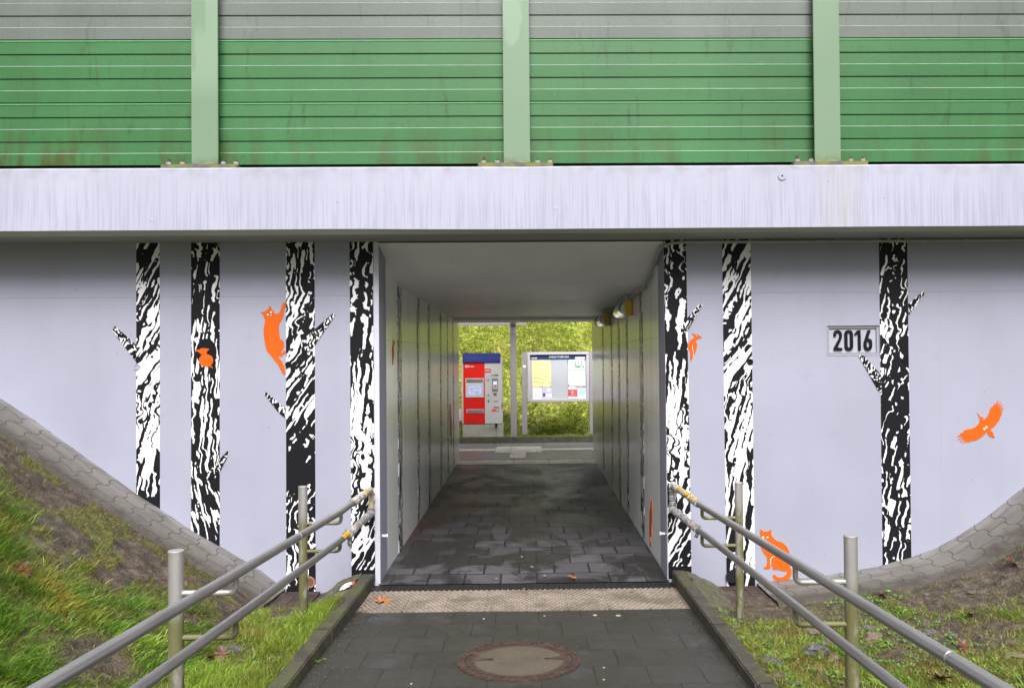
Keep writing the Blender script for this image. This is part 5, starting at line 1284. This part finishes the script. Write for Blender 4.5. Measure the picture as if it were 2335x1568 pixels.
for a in [(1860, 1486, 62, .5, 'rockg', 'wide grey granite stone seen through the two right rails'), (1992, 1455, 48, .55, 'rockp', 'roundish reddish stone right of the nearer right post'), (1893, 1466, 36, .7, 'rockg', 'dark stone left of the nearer right post under the lower rail'),
          (1855, 1444, 38, .55, 'rockp', 'reddish stone behind the wide grey granite stone'), (1983, 1434, 42, .4, 'rockg', 'flat grey stone behind the roundish reddish one'), (1759, 1512, 60, .35, 'rockg', 'flat grey stone beside the right kerb'),
          (1772, 1543, 46, .45, 'rockp', 'rounded pink stone at the bottom edge beside the right kerb'), (2120, 1444, 34, .45, 'rockg', 'grey stone under the upper right rail'), (2172, 1452, 26, .6, 'rockg', 'small dark stone right of the upper right rail'),
          (2308, 1497, 46, .4, 'rockp', 'flat reddish stone near the right edge of the picture'), (2216, 1351, 20, .5, 'rockg', 'small grey stone below the right pavers'), (1903, 1500, 28, .5, 'rockp', 'small pink stone with a yellow leaf beside it'),
          (1971, 1478, 22, .6, 'rockg', 'small dark stone in front of the nearer right post'), (1676, 1431, 26, .5, 'rockp', 'pale pink stone half buried beside the right kerb'), (2110, 1356, 16, .5, 'rockg', 'tiny grey stone at the edge of the right pavers'),
          (1806, 1560, 34, .4, 'rockg', 'grey stone at the bottom edge left of the nearer right post'), (642, 1416, 24, .6, 'rockg', 'small round stone left of the farther left post'), (607, 1425, 16, .6, 'rockp', 'tiny reddish stone in the mud left of the small round stone'),
          (521, 1481, 72, .28, 'rockg', 'long flat grey stone below the left railing')]:
    stone(*a)
def oak(cx_, cy_, wpx, mat, label, zf=None, rot=None, lift=.01, tilt=.25, name='fallen_leaf', scale=1):
    p = on_ground(cx_, cy_, zf); L = wpx*p.y/F
    out = [(0, -.18), (.018, -.17), (.02, .05), (.20, .02), (.10, .17), (.40, .20), (.46, .28), (.14, .36), (.50, .52), (.50, .62), (.15, .58), (.33, .80), (.28, .88), (.10, .76), (.06, .95), (0, 1.02)]
    V = [(x, y) for x, y in out]+[(-x*.95, y*.98+.01) for x, y in out[-2:0:-1]]
    tri = geometry.tessellate_polygon([[Vector((a, b, 0)) for a, b in V]]); m = MB()
    v = [((a*1.1)*L, (b-.5)*L, .07*L*math.sin(a*5+b*6)+.28*L*abs(a)*b) for a, b in V]
    n = len(v); m.add(v+[(a, b, c-.0012) for a, b, c in v], [tuple(t) for t in tri]+[tuple(n+i for i in reversed(t)) for t in tri]+[(i, (i+1) % n, n+(i+1) % n, n+i) for i in range(n)])
    o = m.build(name, M[mat], None); o.location = p+Vector((0, 0, lift)); o.rotation_euler = (tilt, random.uniform(-.2, .2), random.uniform(0, 6) if rot is None else rot)
    return tag(o, label, 'leaf', 'fallen leaves')
zp = lambda x, y: zpath(y) if y < 6.64 else FZ
for a in [(52, 1309, 50, 'oak', 'red brown oak leaf on the lush grass at the left edge'), (505, 1500, 34, 'oak', 'reddish leaf in front of the long flat stone'), (478, 1508, 30, 'oak', 'dark leaf left of the one in front of the long flat stone'),
          (2310, 1291, 40, 'oak', 'reddish oak leaf near the pavers at the right edge'), (2143, 1557, 52, 'oak', 'dark red oak leaf at the bottom edge right of the nearer right post'), (2212, 1410, 22, 'oak', 'small brown leaf in the grass beyond the upper right rail'),
          (2196, 1482, 36, 'oak', 'brown leaf in the grass below the upper right rail'), (2010, 1366, 24, 'oak', 'brown leaf on the mud behind the nearer right post')]:
    oak(*a, lift=.03, tilt=.7)
oak(872, 1374, 38, 'oak2', 'orange dry leaf on the near tactile strip', lambda x, y: zpath(y), lift=.016, tilt=.1, rot=1.4); oak(1303, 1318, 22, 'oak2', 'small orange leaf on the paving just inside the underpass', zp, lift=.012, tilt=.1, rot=1.2)
oak(846, 1345, 9, 'oak2', 'tiny orange leaf scrap at the left end of the tactile strip', zp, lift=.008, tilt=.1)
oak(1954, 1512, 20, 'yleaf', 'small yellow leaf beside a pink stone', lift=.03, tilt=.5); oak(1440, 1352, 8, 'oak', 'tiny brown leaf scrap on the right part of the tactile strip', zp, lift=.008, tilt=.1)
# weeds in the joint along the kerbs
def weed(cx_, cy_, wpx, label, zf=None, n=5):
    p = on_ground(cx_, cy_, zf); L = wpx*.6*p.y/F; t = MB(); V = []; Fc = []
    for k in range(n):
        an = 6.283*k/n+random.uniform(-.3, .3); l = L*random.uniform(.7, 1.2); w = l*.36; dx, dy = math.cos(an), math.sin(an); i = len(V); up = random.uniform(.4, .9)
        for q, ww, h in ((.05, .1, 0), (.35, .25, .35), (.6, 1, .55), (.85, .8, .6), (1.1, .04, .5)):
            for sg in (-1, 0, 1): V.append((dx*l*q-dy*w*ww*sg*.5, dy*l*q+dx*w*ww*sg*.5, h*up*l+(.12*w*ww if sg else 0)))
        for j in range(4):
            for c in range(2): Fc.append((i+j*3+c, i+j*3+c+1, i+j*3+c+4, i+j*3+c+3))
    o = mesh_obj('weed', V, Fc, M['leaf'], smooth=True); at = o.data.attributes.new('rnd', 'FLOAT', 'POINT'); at.data.foreach_set('value', [random.uniform(.3, .9)]*len(V))
    o.location = p+Vector((0, 0, .003)); return tag(o, label, 'weed', 'weeds along the kerbs')
for a in [(727, 1511, 24, 'leafy weed growing at the foot of the left kerb near the bottom edge', zp), (812, 1396, 14, 'small weed at the left end of the tactile strip', zp), (1652, 1400, 18, 'small weed at the foot of the right kerb just before the tactile strip', zp),
          (1679, 1432, 16, 'second weed along the right kerb, between tactile strip and manhole', zp), (1728, 1478, 20, 'third weed along the right kerb, level with the manhole', zp), (1820, 1561, 22, 'weed at the foot of the right kerb at the bottom edge', zp),
          (692, 1418, 26, 'long leafed weed at the foot of the farther left post'), (730, 1395, 16, 'pale weed right of the farther left post'), (1671, 1396, 20, 'weed left of the farther right post'), (1690, 1420, 18, 'weed in front of the farther right post'), (2026, 1475, 28, 'bright green weed beside the roundish reddish stone'), (1912, 1548, 34, 'broad leafed weed left of the nearer right post at the bottom edge'), (1614, 1397, 14, 'small green weed at the right end of the tactile strip', zp)]:
    weed(*a)
# litter
p = on_ground(790, 1340, lambda x, y: float(gz(x, y))+.06); w_ = empty('crumpled_wrapper', 'crumpled white and red wrapper on the mortar beside the left kerb', 'litter')
for nm, mt, off, s in (('foil', 'paper', (0, 0, 0), .048), ('red_end', 'red', (.038, .006, .014), .022)):
    bm = bmesh.new(); bmesh.ops.create_icosphere(bm, subdivisions=3, radius=s)
    from mathutils import noise as mn
    for v in bm.verts: v.co *= 1+.8*mn.noise(v.co*60+Vector((off[0]*99, 3, 1))); v.co.z *= .3; v.co.y *= .45
    me = bpy.data.meshes.new(nm); bm.to_mesh(me); bm.free(); me.materials.append(M[mt]); o = bpy.data.objects.new(nm, me); COL.objects.link(o); o.parent = w_; o.location = p+Vector(off)+Vector((0, 0, .015)); o.rotation_euler = (0, -.5, .35)
def bit(cx_, cy_, wpx, label, zf=None, mat='white', cat='litter', asp=.7):
    p = on_ground(cx_, cy_, zf); r = wpx/2*p.y/F; m = MB(); pts = [(r*(1+random.uniform(-.2, .2))*math.cos(a), asp*2*r*(1+random.uniform(-.2, .2))*math.sin(a)) for a in [k*.628 for k in range(10)]]
    m.add([(x, y, .0) for x, y in pts]+[(x*.8, y*.8, .0022) for x, y in pts], [(k, (k+1) % 10, 10+(k+1) % 10, 10+k) for k in range(10)]+[tuple(range(10, 20))])
    o = m.build('gum_spot' if cat == 'chewing gum' else 'paper_scrap', M['gum' if mat == 'gum' else mat]); o.location = p+Vector((0, 0, .0015)); return tag(o, label, cat, 'litter and gum spots on the paving')
for a, b, w, l in ((1356, 1402, 14, 'pale gum spot on the path before the tactile strip, right of centre'), (1410, 1403, 16, 'rightmost large pale gum spot before the tactile strip'), (1241, 1404, 7, 'small gum spot on the path left of the two large ones'), (1203, 1461+0, 8, 'gum spot behind the manhole cover'), (1377, 1549, 8, 'gum spot right of the manhole cover'), (1377, 1568-46, 8, 'gum spot on the path right of the manhole ring'), (1190, 1269, 8, 'gum spot in the middle of the tunnel floor'), (1213, 1292, 9, 'gum spot just inside the underpass'), (1242, 1312, 8, 'gum spot beside the small orange leaf'), (1132, 1319, 7, 'gum spot left of the middle just inside the underpass')):
    bit(a, b, w*.8, l, zp, 'gum', 'chewing gum', .5)
for a, b, w, l in ((1103, 1411, 9, 'small white paper scrap on the path left of centre'), (938, 1559, 9, 'white scrap on the path near the bottom edge'), (1195, 1342, 9, 'white scrap on the drain channel'), (1672, 1303+27, 9, 'white scrap under the black pipe end')):
    bit(a, b, w*.6, l, zp if a < 1600 else None, 'boltcap')
# dark earth crumbs along the kerbs and on the tactile strip
cr = MB()
for _ in range(900):
    s = random.random()
    if s < .5: x_ = -1.25+abs(random.gauss(0, .11)); y_ = random.uniform(3.6, 6.5)
    elif s < .72: x_ = 1.16-abs(random.gauss(0, .10)); y_ = random.uniform(3.6, 6.5)
    else: x_ = random.uniform(-1.2, 1.1); y_ = random.uniform(4.0, 6.4) if random.random() < .35 else random.uniform(5.9, 6.45)
    r = random.uniform(.0025, .008); z_ = zpath(y_)+.002
    pts = [(x_+r*math.cos(k*1.257+s*9), y_+r*math.sin(k*1.257+s*9), z_) for k in range(5)]
    cr.add(pts+[(x_, y_, z_+r*.9)], [(k, (k+1) % 5, 5) for k in range(5)])
stuff(cr.build('earth_crumbs', M['ground']))
m = MB(); a = on_ground(2050, 1432); b = on_ground(2108, 1398); m.tube([a+Vector((0, 0, .02)), (a+b)/2+Vector((0, 0, .035)), b+Vector((0, 0, .03))], .006, 8, rf=lambda q: 1-.5*q)
tag(m.build('twig', M['mortar'], None, smooth=True), 'short brown stick lying on the mud beyond the upper right rail', 'stick')
#@@END
# ------------------------------------------------------------------ light
sky = bpy.data.worlds.new('World'); SC.world = sky; sky.use_nodes = True
nt = sky.node_tree; bg = nt.nodes['Background']; st = nt.nodes.new('ShaderNodeTexSky'); st.sky_type = 'NISHITA'; st.sun_disc = False
EL, AZ = 51, 176     # the sun stands behind the camera
st.sun_elevation = R(EL); st.sun_rotation = R(AZ); st.dust_density = 4; st.air_density = 1.4
hs = nt.nodes.new('ShaderNodeHueSaturation'); hs.inputs['Saturation'].default_value = .30
nt.links.new(st.outputs[0], hs.inputs['Color']); tc = nt.nodes.new('ShaderNodeTexCoord'); sx_ = nt.nodes.new('ShaderNodeSeparateXYZ'); nt.links.new(tc.outputs['Generated'], sx_.inputs[0])
mr = nt.nodes.new('ShaderNodeMapRange'); mr.inputs['From Min'].default_value = 0; mr.inputs['From Max'].default_value = 1; mr.inputs['To Min'].default_value = .06; mr.inputs['To Max'].default_value = 2.0
nt.links.new(sx_.outputs['Z'], mr.inputs['Value']); vm = nt.nodes.new('ShaderNodeVectorMath'); vm.operation = 'SCALE'      # overcast: the zenith is the brightest part
nt.links.new(hs.outputs[0], vm.inputs[0]); nt.links.new(mr.outputs[0], vm.inputs['Scale']); nt.links.new(vm.outputs[0], bg.inputs['Color']); bg.inputs['Strength'].default_value = .075
sl_ = bpy.data.lights.new('sun', 'SUN'); sl_.energy = 2.4; sl_.angle = R(40); sl_.color = (1, .97, .93)
so = bpy.data.objects.new('sun', sl_); COL.objects.link(so)
d = Vector((math.sin(R(AZ))*math.cos(R(EL)), math.cos(R(AZ))*math.cos(R(EL)), math.sin(R(EL))))
so.rotation_euler = d.to_track_quat('Z', 'Y').to_euler()
SC.view_settings.view_transform = 'Standard'; SC.view_settings.look = 'None'; SC.view_settings.gamma = 1
SC.view_settings.exposure = 1.25
SC.cycles.max_bounces = 8; SC.cycles.diffuse_bounces = 6; SC.cycles.glossy_bounces = 4
SC.cycles.transparent_max_bounces = 8
